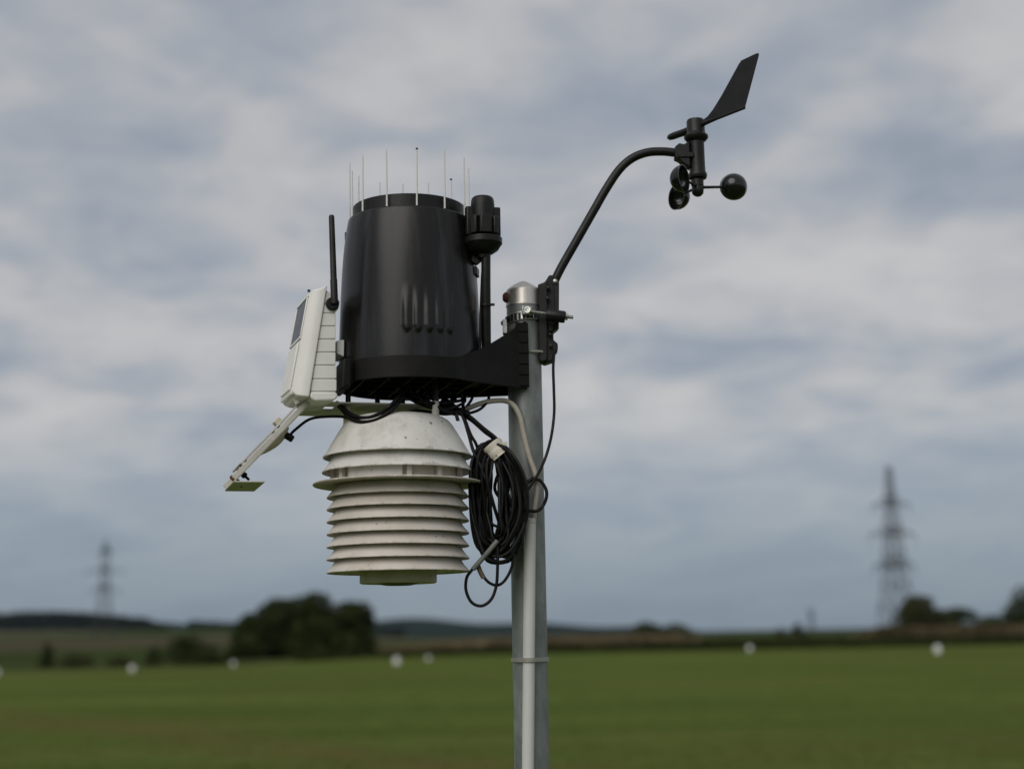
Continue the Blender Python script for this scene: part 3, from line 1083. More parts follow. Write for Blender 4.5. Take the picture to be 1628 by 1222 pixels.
# ---- bird spikes
spike_me = None
for az in (-103, -75.5, -45, -17, 11, 39, 69.5, 98, 137, 164, 190, 214, 243):
    a = R(az)
    d = Vector((math.sin(a), -math.cos(a), 0))
    p0 = Vector((OX, OY, top_z + 0.0019)) + d * (rt - 0.0016)
    lean = random.uniform(-0.012, 0.012)
    if spike_me is None:
        mb_ = MB()
        mb_.tube([Vector((0, 0, 0)), Vector((0, 0, 0.03)), Vector((0, 0, 0.06)), Vector((0, 0, 0.0955))], [0.00155, 0.00145, 0.0013, 0.00105], 8)
        so = mb_.build('bird_spike', M['spike'], col, at=p0)
        # the mesh was written relative to p0: put it back at its own origin
        so.data.transform(Matrix.Translation(p0))
        spike_me = so.data
    else:
        so = bpy.data.objects.new('bird_spike', spike_me)
        COL.objects.link(so)
        so.parent = col
    so.location = p0 - col.location
    so.rotation_euler = (lean, random.uniform(-0.008, 0.008), 0)
    so.scale = (1, 1, random.uniform(0.97, 1.02))
    if az in (11, 137):
        tip = p0 + Vector((0, 0, 0.0955))
        ti = MB().lathe((0, 0, 0.0935), [(0.0, 0), (0.0017, 0.0006), (0.0020, 0.002), (0.0012, 0.0034), (0.0, 0.0037)], 10)
        to = ti.build('tip', M['black'], None, at=(0, 0, 0))
        to.parent = so
        to.location = (0, 0, 0)

# ---- light sensor on its stem
SY = OY - 0.045
s0 = W(772.5, 551, SY)
st_r = rad(765.2, 780.2, 480, SY)
ls = thing('light_sensor', s0, 'knurled black sensor head on a thin stem right of the rain gauge', 'sensor')
zhead = W(768, 384, SY).z
zcone = W(770, 405, SY).z
cxh = W(768, 384, SY).x
MB().tube([Vector((s0.x, SY + 0.026, s0.z - 0.03)), Vector((W(772.5, 450, SY).x, SY, W(772, 450, SY).z)), Vector((W(772.5, 398, SY).x, SY, zcone + 0.006))], st_r, 20).build('stem', M['black'], ls)
rf = rad(737, 798, 384, SY)
hA = zhead - 0.0015
MB().lathe((cxh, SY, hA), [(st_r * 1.15, -0.026), (st_r * 1.25, -0.020), (rf * 0.52, -0.0185), (rf * 0.78, -0.013), (rf * 0.92, -0.006), (rf, -0.003), (rf, 0.006), (rf * 0.97, 0.007), (0, 0.008)], 64).build('flange', M['black'], ls, 0.0006, angle=30)
rcore = rad(749, 783, 330, SY) * 1.08
hcore = W(768, 313, SY - 0.0).z - hA
MB().lathe((cxh, SY, hA), [(rcore, 0.008), (rcore * 1.04, hcore - 0.016), (rcore * 1.0, hcore - 0.007), (rcore * 0.93, hcore - 0.003), (rcore * 0.80, hcore - 0.0008), (rcore * 0.6, hcore), (0, hcore)], 48).build('head', M['black'], ls, angle=45)
for k in range(8):
    a = R(k * 45 + 12)
    d = Vector((math.sin(a), -math.cos(a), 0))
    c0 = Vector((cxh, SY, hA + 0.0105)) + d * (rf - 0.0078)
    near = math.cos(a)
    hk = 0.029 if near > 0.3 else 0.047
    w_ = 0.0062 if k % 2 else 0.0074
    if k == 0:
        w_ = 0.0100
    tg = Vector((math.cos(a), math.sin(a), 0))
    mb_ = MB()
    pl_ = [c0 + tg * (w_ * x) + d * y for x, y in ((-1, -0.006), (1, -0.006), (1, 0.003), (0.75, 0.0052), (-0.75, 0.0052), (-1, 0.003))]
    mb_.prism(pl_, Z * hk)
    mb_.build('lug', M['black'], ls, 0.0010, angle=30)
ax0 = W(757, 420, SY + 0.02)
MB().prism([W(740, 392, SY + 0.01), W(768, 400, SY + 0.01), W(770, 410, SY + 0.01), W(757, 420, SY + 0.01), W(748, 414, SY + 0.01)], Vector((0, 0.012, 0))).build('gusset', M['black'], ls, 0.001)
tp = W(772.5, 485, SY)
MB().lathe(tp, [(st_r, -0.0014), (st_r + 0.0012, -0.0012), (st_r + 0.0012, 0.0012), (st_r, 0.0014)], 20).build('cable_tie', M['black'], ls)
MB().box(tp + Vector((st_r + 0.003, -0.003, 0)), Vector((0.0035, 0, 0)), Vector((0, 0.002, 0)), Z * 0.0019).build('tie_head', M['black'], ls, 0.0005)
for dx in (-0.0098, ):
    MB().tube([Vector((s0.x + dx, SY + 0.004, s0.z - 0.02)), W(764, 500, SY + .004), W(766.5, 440, SY + .004), W(769, 405, SY + .004)], 0.0022, 8).build('lead', M['rubber'], ls)

# ---- transmitter box
THB = R(18.5)
UB = Vector((math.cos(THB), math.sin(THB), 0))
VB = Vector((-math.sin(THB), math.cos(THB), 0))
S0 = W(536, 560, 2.315)                 # a point of its near side wall


def sd_(px, py, off=0.0):
    return WP(px, py, S0 + VB * off, VB)


BW = 0.122
tx = thing('transmitter_box', sd_(515, 634) + VB * BW / 2, 'white plastic transmitter housing with a small solar panel and sloping lid', 'transmitter box')


def rect4(tpx, bpx, off):
    a, b_ = sd_(*tpx, off), sd_(*bpx, off)
    return [a, b_, b_ + VB * (BW - 2 * off), a + VB * (BW - 2 * off)]


r0_ = rect4((520.5, 453), (492, 631), 0.0)
r1_ = rect4((512, 457), (482, 630), 0.0)
r2_ = rect4((497, 460.5), (471.5, 628.5), 0.006)
r3_ = rect4((492, 466), (463.5, 621.5), 0.014)
MB().loft([r0_, r1_, r2_, r3_]).build('lid', M['white_box'], tx, 0.0022, angle=32, bseg=3)


def face(s, t_, lift=0.0):
    tl, bl, br2, tr2 = r3_
    p = tl.lerp(tr2, s).lerp(bl.lerp(br2, s), t_)
    nrm = (bl - tl).cross(tr2 - tl).normalized()
    if nrm.dot(UB) > 0:
        nrm = -nrm
    return p + nrm * lift


def face_slab(name, mat, s0_, s1_, t0_, t1_, l0, l1, bev=0.0008):
    a = [face(s0_, t0_, l0), face(s1_, t0_, l0), face(s1_, t1_, l0), face(s0_, t1_, l0)]
    c = face(s0_, t0_, l1) - face(s0_, t0_, l0)
    return MB().prism(a, c).build(name, mat, tx, bev, angle=30)


face_slab('solar_panel', M['solar'], 0.055, 0.945, 0.045, 0.44, 0.0004, 0.0014, 0.0003)
face_slab('panel_frame', M['white_box'], 0.015, 0.985, 0.012, 0.043, 0.0002, 0.0026)
face_slab('panel_frame', M['white_box'], 0.015, 0.985, 0.442, 0.465, 0.0002, 0.0026)
face_slab('panel_frame', M['white_box'], 0.015, 0.05, 0.044, 0.441, 0.0002, 0.0024)
face_slab('panel_frame', M['white_box'], 0.95, 0.985, 0.044, 0.441, 0.0002, 0.0024)
face_slab('cell_line', M['zinc'], 0.06, 0.94, 0.24, 0.244, 0.0015, 0.0017, 0)
face_slab('cell_line', M['zinc'], 0.49, 0.505, 0.05, 0.435, 0.0015, 0.0017, 0)
face_slab('front_panel', M['white_box'], 0.08, 0.92, 0.50, 0.985, 0.0002, 0.0035, 0.0015)
# foot of the lid with its little web
pA, pB = sd_(478, 629, 0.004), sd_(466, 633, 0.004)
fA = face(0.02, 0.995, 0.002)
fB = face(0.98, 0.995, 0.002)
dn = (r3_[1] - r3_[0]).normalized()
MB().prism([fA, fB, fB + dn * 0.006 + UB * 0.002, fA + dn * 0.006 + UB * 0.002], UB * 0.004).build('lid_lip', M['white_box'], tx, 0.0008)
MB().prism([sd_(477, 628, 0.03), sd_(466, 630, 0.03), sd_(470, 643, 0.03), sd_(476, 640, 0.03)], VB * 0.004).build('lid_web', M['white_box'], tx, 0.0008)
# body: a core with stacked wall segments, joints recessed
bk = 533.6


def rimx(py):
    return 519.5 + (492.0 - 519.5) * (py - 455) / (631 - 455)


core = [sd_(rimx(462) + 1, 462, 0.006), sd_(rimx(630) + 1, 630, 0.006), sd_(bk - 1, 630, 0.006), sd_(bk - 1, 470, 0.006)]
MB().prism(core, VB * (BW - 0.012)).build('body', M['white_box'], tx)
cuts = [483, 497.6, 518.3, 539, 559.7, 580.4, 602, 622]
for y0, y1 in zip(cuts, cuts[1:]):
    g_ = 0.7
    bb = bk if y0 < 560 else bk + 1.6
    q = [sd_(rimx(y0 + g_) + 0.6, y0 + g_, 0.0035), sd_(rimx(y1 - g_) + 0.6, y1 - g_, 0.0035), sd_(bb, y1 - g_, 0.0035), sd_(bb, y0 + g_, 0.0035)]
    MB().prism(q, VB * (BW - 0.007)).build('wall_segment', M['white_box'], tx, 0.0009)
MB().prism([sd_(rimx(622.5) + 0.6, 622.8, 0.002), sd_(493, 632, 0.002), sd_(500, 637, 0.002), sd_(531, 636, 0.002), sd_(537.3, 631, 0.002), sd_(536.5, 625, 0.002), sd_(533, 622.8, 0.002)], VB * (BW - 0.004)).build('foot', M['white_box'], tx, 0.0025, bseg=3)
MB().prism([sd_(519, 462, 0.004), sd_(515, 483, 0.004), sd_(533, 497, 0.004), sd_(538.5, 490, 0.004), sd_(540.5, 478, 0.004), sd_(527, 466, 0.004)], VB * 0.03).build('antenna_seat', M['white_box'], tx, 0.002)
MB().prism([sd_(536, 541, 0.02), sd_(536, 562, 0.02), sd_(547, 567, 0.02), sd_(547.5, 540, 0.02)], VB * 0.05).build('mounting_tab', M['white_box'], tx, 0.0012)
MB().lathe(sd_(529.5, 482, -0.004), [(0.0, 0.0), (0.0085, 0.0), (0.0105, 0.003), (0.0105, 0.010), (0, 0.010)], 28, VB).build('antenna_swivel', M['black'], tx, angle=30)
AY0, AY1 = sd_(531.8, 483, -0.006), sd_(527, 342, -0.006)
an = MB()
dv = AY1 - AY0
an.tube([AY0, AY0 + dv * 0.27, AY0 + dv * 0.28, AY0 + dv * 0.97, AY0 + dv * 0.99, AY1], [0.0058, 0.0056, 0.0051, 0.0045, 0.0042, 0.003], 20)
an.build('antenna', M['black'], tx, angle=50)
MB().lathe(sd_(491, 464, 0.02), [(0.0, 0.004), (0.0022, 0.0035), (0.0025, 0), (0, 0)], 10, Z).build('screw', M['black'], tx)

# ---- folded white bracket with the leaf sensor
A0 = W(495.5, 639.5, 2.335)
zpl = A0.z
PW = (WZ(480.5, 661, zpl) - A0)
PW = V * PW.dot(V)
PE = WZ(722, 642, zpl)
PLu = U * (PE - A0).dot(U)
TKp = Z * 0.0022
br = thing('sensor_bracket', A0 + PLu * 0.5 + PW * 0.5, 'thin folded white metal bracket sticking out below the transmitter box', 'bracket')
# plate with a slot near the fold
lu = PLu.length
lw = PW.length
mb_ = MB()


def Pp(u, v):
    return A0 + U * u + V * v


us_ = [0, 0.014, 0.044, lu]
vs_ = [0, lw * 0.28, lw * 0.52, lw]
for i in range(3):
    for j in range(3):
        if i == 1 and j == 1:
            continue
        q = [Pp(us_[i], vs_[j]), Pp(us_[i + 1], vs_[j]), Pp(us_[i + 1], vs_[j + 1]), Pp(us_[i], vs_[j + 1])]
        mb_.prism(q, TKp)
mb_.build('plate', M['white_metal'], br)
Ef = WP(373, 766, A0, V)                # lower fold, near corner
arm_d = Ef - A0
arm_n = arm_d.cross(V).normalized()
if arm_n.z < 0:
    arm_n = -arm_n
MB().prism([A0, Ef, Ef + PW, A0 + PW], arm_n * 0.0022).build('sloping_strip', M['white_metal'], br, 0.0005)
for v0 in (0.0, lw - 0.003):
    MB().prism([A0 + arm_d * 0.02 + V * v0, Ef - arm_d * 0.02 + V * v0, Ef - arm_d * 0.02 + V * (v0 + 0.003), A0 + arm_d * 0.02 + V * (v0 + 0.003)], arm_n * 0.0095).build('strip_flange', M['white_metal'], br, 0.0006)
lipL = U * (WZ(423.5, 764.5, Ef.z) - Ef).dot(U)
MB().prism([Ef, Ef + lipL, Ef + lipL + PW, Ef + PW], Z * 0.0022).build('end_lip', M['white_metal'], br, 0.0005)
# circuit board of the leaf sensor on the upper side
bo = arm_n * 0.0112
MB().prism([A0 + arm_d * 0.12 + V * (lw * 0.03) + bo, Ef - arm_d * 0.16 + V * (lw * 0.03) + bo, Ef - arm_d * 0.16 + V * (lw * 0.88) + bo, A0 + arm_d * 0.12 + V * (lw * 0.88) + bo], arm_n * 0.0032).build('sensor_board', M['white_metal'], br, 0.0004)
for s, vv in ((0.35, 0.2), (0.42, 0.2), (0.78, 0.2), (0.84, 0.2)):
    MB().box(A0 + arm_d * s + V * (lw * vv - 0.011) + arm_n * 0.0100, arm_d.normalized() * 0.0025, V * 0.0015, arm_n * 0.0026).build('standoff', M['black'], br, 0.0005)
MB().box(A0 + arm_d * 0.30 + V * (lw * 0.3) + arm_n * 0.0175, arm_d.normalized() * 0.0055, V * 0.012, arm_n * 0.004).build('board_clip', M['cream'], br, 0.001)
for s, vv in ((0.93, 0.45), (0.86, 0.3)):
    MB().lathe(A0 + arm_d * s + V * (lw * vv) + arm_n * 0.002, [(0.0, 0.0095), (0.003, 0.009), (0.004, 0.0065), (0.004, 0.0)], 10, arm_n).build('bolt', M['rust'], br)
    MB().lathe(A0 + arm_d * s + V * (lw * vv), [(0.0032, 0.0), (0.0050, 0.001), (0.0050, 0.006), (0.0022, 0.007), (0.0022, 0.014), (0, 0.0142)], 6, -arm_n).build('nut', M['black'], br)
# moulded housing under the strip
rings = []
ad = arm_d.normalized()
for k in range(9):
    s = 0.27 + 0.32 * k / 8
    d = 0.0115 * math.sin(math.pi * min(1, (k + 0.6) / 8.6)) ** 0.7 * (1 - 0.35 * k / 8)
    c = A0 + arm_d * s + V * (lw * 0.42)
    rings.append([c + V * 0.028 * math.cos(a) - arm_n * max(0, d) * abs(math.sin(a)) * (1 if 0 <= a <= math.pi else 0) - arm_n * 0.0002 for a in [math.pi * q / 8 for q in range(9)]])
MB().loft(rings, True).build('sensor_housing', M['cream'], br, angle=60)
pgp = A0 + arm_d * 0.33 + V * (lw * 0.30) - arm_n * 0.008
MB().lathe(pgp, [(0.004, -0.004), (0.0058, 0.0), (0.0058, 0.010), (0.0045, 0.012), (0, 0.012)], 14, -arm_n + U * 0.4).build('plug', M['black'], br)

# ---- radiation shield
SHX, SHY = 0, 0
SY2 = OY - 0.005
sc0 = W(632.5, 760, SY2)
zd = lambda py, rpx: W(632, py, SY2 - rpx * 0.00102).z     # height of a front edge seen at py on a disc of radius rpx pixels
shd = thing('radiation_shield', Vector((sc0.x, SY2, zd(905, 113))), 'white louvred radiation shield hanging below the rain gauge', 'radiation shield')
cx_ = lambda py: W(632.5, 760, SY2).x
k1 = rad(632.5 - 100, 632.5 + 100, 760, SY2) / 100       # metres per pixel there
CS = (sc0.x, SY2)


def plate(name, mat, zb, prof, seg=128, angle=35):
    return MB().lathe((CS[0], CS[1], zb), prof, seg).build(name, mat, shd, angle=angle, at=(CS[0], CS[1], zb))


# domed top
zt0 = zd(713, 118)
rD = 118.5 * k1
prof = [(rD - 0.003, 0.0005), (rD, 0.0), (rD + 0.0003, 0.0012), (rD * 0.958, 0.0075), (rD * 0.895, 0.021), (rD * 0.795, 0.041), (rD * 0.735, 0.052), (rD * 0.69, 0.0580), (rD * 0.63, 0.0625), (rD * 0.55, 0.0655), (rD * 0.3, 0.0675), (0, 0.068)]
inner = [(0, 0.065), (rD * 0.55, 0.063), (rD * 0.66, 0.057), (rD * 0.77, 0.040), (rD * 0.93, 0.007), (rD - 0.003, 0.0005)]
plate('dome', M['white_dome'], zt0, inner + prof[1:], angle=28)
# second skirt
z2 = zd(738, 119)
r2 = 120 * k1
plate('upper_skirt', M['white_dome'], z2, [(r2 * 0.80, 0.028), (r2 - 0.010, 0.006), (r2 - 0.002, 0.0004), (r2, 0.0), (r2 + 0.0002, 0.0012), (r2 - 0.009, 0.012), (r2 * 0.87, 0.026), (r2 * 0.80, 0.031)], angle=28).rotation_euler = (0, 0, 2.2)
# inner ring wall and posts in the gap
z3 = zd(755, 134)
r3 = 97 * k1
plate('inner_ring', M['white_plate'], z3, [(r3, 0.003), (r3, 0.034)])
for az in (-86, -52, 14, 42, 75, 150, 215):
    a = R(az)
    d = Vector((math.sin(a), -math.cos(a), 0))
    tg = Vector((math.cos(a), math.sin(a), 0))
    MB().box(Vector((CS[0], CS[1], z3 + 0.012)) + d * (r3 + 0.006), tg * 0.004, d * 0.004, Z * 0.0125).build('spacer', M['white_plate'], shd, 0.001)
a = R(-16)
dsl = []
mb_ = MB()
rg = []
for k in range(13):
    a = R(-42 + k * 4.2)
    d = Vector((math.sin(a), -math.cos(a), 0))
    c = Vector((CS[0], CS[1], z3))
    rg.append([c + d * (r3 + 0.0005) + Z * 0.003, c + d * (r3 + 0.008) + Z * 0.003, c + d * (r3 + 0.008) + Z * 0.022, c + d * (r3 + 0.0005) + Z * 0.022])
MB().loft(rg).build('vent_block', M['white_dome'], shd, 0.001, angle=30)
# wide flange disc
rF = 134.5 * k1
plate('flange_disc', M['white_plate'], z3, [(0.05, -0.0015), (rF - 0.006, -0.0022), (rF - 0.001, -0.0022), (rF, -0.001), (rF, 0.0002), (rF - 0.001, 0.0012), (rF - 0.02, 0.0018), (0.05, 0.003)])
# seven louvre plates share one mesh
rP = 112.5 * k1
Hp = 0.0215
pprof = [(0.055, 0.0185), (rP * 0.80, 0.0165), (rP * 0.88, 0.0090), (rP - 0.003, 0.0004), (rP - 0.0006, 0.0), (rP, 0.0008), (rP - 0.0015, 0.0030), (rP * 0.93, 0.0105), (rP * 0.885, 0.0180), (rP * 0.865, 0.0200), (0.055, 0.0212)]
lou = None
for k, py in enumerate((780.5, 800.5, 821, 841.8, 862.7, 883.5, 905)):
    zz = zd(py, 113)
    if lou is None:
        lou = MB().lathe((CS[0], CS[1], zz), pprof, 128).build('louvre_plate', M['white_plate'], shd, at=(CS[0], CS[1], zz), angle=28)
        lo = lou
    else:
        lo = lou.copy()
        COL.objects.link(lo)
    lo.location = Vector((CS[0], CS[1], zz)) - shd.location
    lo.rotation_euler = (0, 0, 0.9 * k)
zbm = zd(905, 113)
plate('bottom_disc', M['white_plate'], zbm, [(0.0, 0.0035), (rP * 0.86, 0.0035), (rP * 0.86, 0.006), (0, 0.006)])
rc2 = 60.5 * k1
zc2 = W(635, 925, SY2 - 0.061).z
plate('bottom_cup', M['cream'], zc2, [(0.0, 0.0), (rc2 - 0.002, 0.0), (rc2, 0.0015), (rc2, zbm - zc2 + 0.003), (rc2 - 0.003, zbm - zc2 + 0.0034)])
plate('filter_cap', M['black'], zc2, [(0, -0.003), (0.02, -0.003), (0.032, -0.0005), (0, -0.0005)])
# hanging posts
zpd = zt0 + 0.062
for px_c, yy, rr, mm, nm, ztop in ((692.5, SY2 - 0.035, 0.0058, 'white_dome', 'white_post', zpl + 0.002), (552, SY2 - 0.02, 0.0062, 'cream', 'white_post', zpl - 0.0002)):
    p = W(px_c, 660, yy)
    MB().tube([Vector((p.x, yy, zt0 + 0.045)), Vector((p.x, yy, ztop))], rr, 18).build(nm, M[mm], shd, 0.0005)
for px_c, yy, rr in ((692.5, SY2 - 0.035, 0.0052), (553.5, SY2 - 0.03, 0.0042), (640, SY2 + 0.03, 0.0042), (600, SY2 + 0.05, 0.0042)):
    p = W(px_c, 630, yy)
    MB().tube([Vector((p.x, yy, zpl + 0.0024)), Vector((p.x, yy, ZB + 0.012))], rr, 14).build('threaded_post', M['black'], shd)

# ---- anemometer
AYp = PY - 0.006
amb = thing('anemometer', Vector((PX + PR, PY, W(868, 575, PY).z)), 'black wind vane and three cup anemometer on a curved arm at the pole top', 'anemometer')


def poly_at(pts, Y, depth):
    return MB().prism([W(a_, b_, Y) for a_, b_ in pts], Vector((0, depth, 0)))


yb = PY - 0.016
poly_at([(855, 452), (866, 448), (873, 437), (880, 437), (888, 450), (888, 520), (880, 526), (880, 540), (887, 546), (887, 556), (881, 562), (881, 572), (866, 577), (860, 574), (858, 500)], yb, 0.030).build('mounting_plate', M['black'], amb, 0.0018)
poly_at([(856, 456), (870, 446), (870, 572), (860, 575), (857, 570)], yb - 0.007, 0.0065).build('side_cheek', M['black'], amb, 0.0012)
poly_at([(881, 438), (889, 449), (888.5, 523), (882, 523)], yb - 0.005, 0.005).build('side_cheek', M['black'], amb, 0.0012)
for px, py in ((882.5, 447.5),):
    MB().lathe(W(px, py, yb - 0.006), [(0.0038, 0), (0.0038, 0.003), (0.002, 0.0042), (0, 0.0044)], 14, (0, -1, 0)).build('bolt_head', M['zinc'], amb)
for px, py in ((872, 458), (871, 475), (875, 532), (876, 550)):
    MB().lathe(W(px, py, yb - 0.007), [(0.0034, 0), (0.0034, 0.0035), (0.002, 0.0045), (0, 0.0046)], 12, (0, -1, 0.1)).build('plate_boss', M['black'], amb)
MB().box(W(885.5, 531.5, yb + 0.006), Vector((0.0045, 0, 0)), Vector((0, 0.006, 0)), Z * 0.0045).build('side_nut', M['black'], amb, 0.0012)
MB().box(W(876, 521, yb - 0.003), Vector((0.0028, 0, 0)), Vector((0, 0.003, 0)), Z * 0.006).build('clip', M['black'], amb, 0.0006)
MB().lathe(W(845, 563, PY), [(PR + 0.0004, -0.002), (PR + 0.0016, -0.0016), (PR + 0.0016, 0.0016), (PR + 0.0004, 0.002)], 64).build('lower_strap', M['tie'], amb)
amb.children[-1].location += Vector((PX - W(845, 563, PY).x, 0, 0))
apts = [(881, 448), (893, 424), (915, 385.5), (945, 333), (964, 300), (984, 270.5), (1004, 252.5), (1027, 243), (1052, 241), (1079, 243.5)]
MB().tube(catmull([W(a_, b_, AYp) for a_, b_ in apts], 8), rad(-6.9, 6.9, 300, AYp), 20).build('arm', M['black'], amb)
# head
hY = AYp
kx = rad(1000, 1100, 240, hY) * 2 / 100
h0 = W(1109.5, 285, hY)
h1 = W(1105.5, 191, hY)
hax = (h1 - h0)
HL = hax.length
hax.normalize()
pv = [(r_ * kx, HL * t_) for r_, t_ in ((0.5, 0.0), (13.5, 0.01), (14.8, 0.04), (14.8, 0.085), (12.7, 0.12), (12.3, 0.25), (12.3, 0.62), (16.5, 0.655), (19.2, 0.69), (19.2, 0.725), (16, 0.75), (14.5, 0.80), (14.3, 0.97), (13.0, 1.0), (5, 1.01), (0, 1.012))]
MB().lathe(h0, pv, 44, hax).build('head_body', M['black'], amb, angle=40)
# socket joining the arm
for pts_, dy, dd in (([(1073, 233), (1080, 227), (1088, 229), (1096, 223), (1098, 266), (1086, 259), (1080, 253), (1073, 250)], -0.011, 0.022),
                     ([(1078, 240), (1104, 241), (1104, 250), (1078, 250)], -0.0135, 0.027)):
    MB().prism([W(a_, b_, hY + dy) for a_, b_ in pts_], Vector((0, dd, 0))).build('arm_socket', M['black'], amb, 0.0018)
# hub
hb0 = W(1109.5, 309, hY)
hz_ = W(1109.5, 286, hY).z - hb0.z
MB().lathe(hb0, [(0, -0.0035), (0.005, -0.003), (0.0092, 0.0008), (0.0102, 0.006), (0.0098, 0.011), (0.0094, 0.014), (0.0105, 0.0145), (0.0105, hz_)], 28, hax).build('cup_hub', M['black'], amb, angle=40)
# cups
hubc = W(1109.5, 298, hY)
rcup = 21.3 * kx
Lcup = 56.5 * kx
cup_me = None
for az in (0, 120, 240):
    a = R(az)
    e_r = Vector((math.cos(a), math.sin(a), 0))
    e_t = Vector((-math.sin(a), math.cos(a), 0))     # opening direction
    prof_o = [(rcup * math.cos(q), -rcup * math.sin(q)) for q in [math.pi / 2 * (1 - k / 14) for k in range(15)]]
    prof_i = [((rcup - 0.0011) * math.cos(q), -(rcup - 0.0011) * math.sin(q)) for q in [math.pi / 2 * k / 14 for k in range(15)]]
    prof_o[0] = (0.0, -rcup)
    mb_ = MB().lathe(hubc + e_r * Lcup, prof_o + [(rcup + 0.0006, 0.0012), (rcup - 0.0008, 0.0012)] + prof_i, 40, e_t)
    co = mb_.build('wind_cup', M['black_gloss'], amb, angle=40)
    MB().tube([hubc + e_r * 0.008, hubc + e_r * (Lcup - rcup + 0.003)], [0.0026, 0.0021], 10).build('spoke', M['black'], amb)
# vane: a vertical plate turned towards the camera
vp = W(1106, 205, hY)
va = R(-46)
vd = Vector((math.cos(va), math.sin(va), 0))
vn = Vector((-vd.y, vd.x, 0))
outl = [(1119, 197), (1118, 191), (1126, 184.5), (1134, 174), (1147, 153), (1163, 124), (1175, 102), (1179, 96.5), (1201, 86), (1205.5, 84.5), (1206.5, 87), (1196, 127), (1185, 168), (1184, 173), (1160, 181.5), (1135, 191.5)]
MB().prism([WP(a_, b_, vp, vn) - vn * 0.0009 for a_, b_ in outl], vn * 0.0018).build('vane', M['black'], amb, 0.0004, angle=30)
rpts = [WP(a_, b_, vp, vn) for a_, b_ in ((1112, 199), (1122, 195), (1140, 188.5), (1184, 171.5))]
MB().tube(rpts, [0.0058, 0.0042, 0.0026, 0.0024], 14).build('vane_spine', M['black'], amb)
npts = [WP(a_, b_, vp, vn) for a_, b_ in ((1098, 205.5), (1086, 211), (1070, 216.5), (1064.5, 218.5), (1061.8, 219.5))]
MB().tube(npts, [0.0058, 0.0062, 0.0062, 0.0052, 0.0025], 16).build('counterweight', M['black'], amb)

# ---- conduit and strap
CYp = PY - PR - 0.0094
cr_ = rad(832.5, 851.5, 900, CYp)
ct = W(842.5, 826, CYp)
cb = Vector((ct.x, CYp, 0.02))
con = thing('cable_conduit', cb, 'light grey plastic conduit running down the front of the pole', 'conduit')
cbot = W(839.5, 1222, CYp)
dirc = (cbot - ct)
cend = ct + dirc * ((0.02 - ct.z) / dirc.z)
MB().tube([ct, ct.lerp(cend, 0.25), ct.lerp(cend, 0.5), ct.lerp(cend, 0.75), cend], cr_, 28).build('pipe', M['conduit'], con, 0.0006)
MB().lathe(ct, [(cr_ * 0.55, 0.002), (cr_ * 0.9, 0.0022), (cr_ * 1.03, 0.001), (cr_ * 1.03, -0.006), (cr_, -0.0065)], 28).build('end_grommet', M['conduit'], con)
# strap: a loop round pole and conduit
zst = W(842, 1048.5, CYp - cr_).z
stc = ct.lerp(cend, (zst - ct.z) / (cend.z - ct.z))
pcx = Vector((PX, PY, zst))
loop = []
hullpts = []
for k in range(72):
    a = 2 * math.pi * k / 72
    hullpts.append(pcx + Vector((math.cos(a), math.sin(a), 0)) * (PR + 0.0008))
    hullpts.append(Vector((stc.x, stc.y, zst)) + Vector((math.cos(a), math.sin(a), 0)) * (cr_ + 0.0008))


def hull2(pts):
    P_ = sorted(set((round(p.x, 6), round(p.y, 6)) for p in pts))

    def half(seq):
        h = []
        for p in seq:
            while len(h) >= 2 and (h[-1][0] - h[-2][0]) * (p[1] - h[-2][1]) - (h[-1][1] - h[-2][1]) * (p[0] - h[-2][0]) <= 0:
                h.pop()
            h.append(p)
        return h
    lo, up = half(P_), half(P_[::-1])
    return lo[:-1] + up[:-1]


H2 = [Vector((a_, b_, zst)) for a_, b_ in hull2(hullpts)]
rgs = []
cen2 = (pcx + Vector((stc.x, stc.y, zst))) / 2
for p in H2 + [H2[0]]:
    d = (p - cen2).normalized()
    rgs.append([p + Z * 0.0033, p + d * 0.0018 + Z * 0.0033, p + d * 0.0018 - Z * 0.0033, p - Z * 0.0033])
strap = MB().loft(rgs, True, False, False).build('strap', M['tie'], None, angle=40)
tag(strap, 'grey nylon strap tying the conduit to the pole', 'strap')

# ---- cables
CAB_SEG = 9


def cable(name, pts, r_, mat, label, seg=CAB_SEG, n=7):
    pp = [W(*p) for p in pts]
    o = MB().tube(catmull(pp, n), r_, seg).build(name, mat, None)
    return tag(o, label, 'cable')


YF = PY - PR - 0.004
cable('signal_cable', [(728, 655, 2.40), (745, 648.5, 2.40), (765, 641, 2.40), (785, 637, 2.405), (805, 637.5, YF - 0.004), (818, 646, YF - 0.006), (827, 664, YF - 0.006), (833, 692, YF - 0.006), (841, 724, YF - 0.006), (850, 750, YF - 0.008), (854, 770, YF - 0.008),
                       (853, 790, YF - 0.008), (850, 808, YF - 0.008), (848, 836, YF - 0.006)], 0.0042, M['beige'], 'thick beige cable curving from the bracket into the grey conduit', 12)
cable('anemometer_cable', [(881, 560, YF + 0.006), (879.5, 585, YF + 0.006), (880.5, 620, YF + 0.006), (881, 655, YF + 0.004), (877, 690, YF), (869, 722, YF - 0.006), (858, 748, YF - 0.016), (846, 768, YF - 0.02), (836, 782, YF - 0.022), (826, 796, YF - 0.022), (818, 815, YF - 0.022)], 0.0024, M['rubber'],
      'thin black cable hanging from the anemometer mount down the right of the pole')
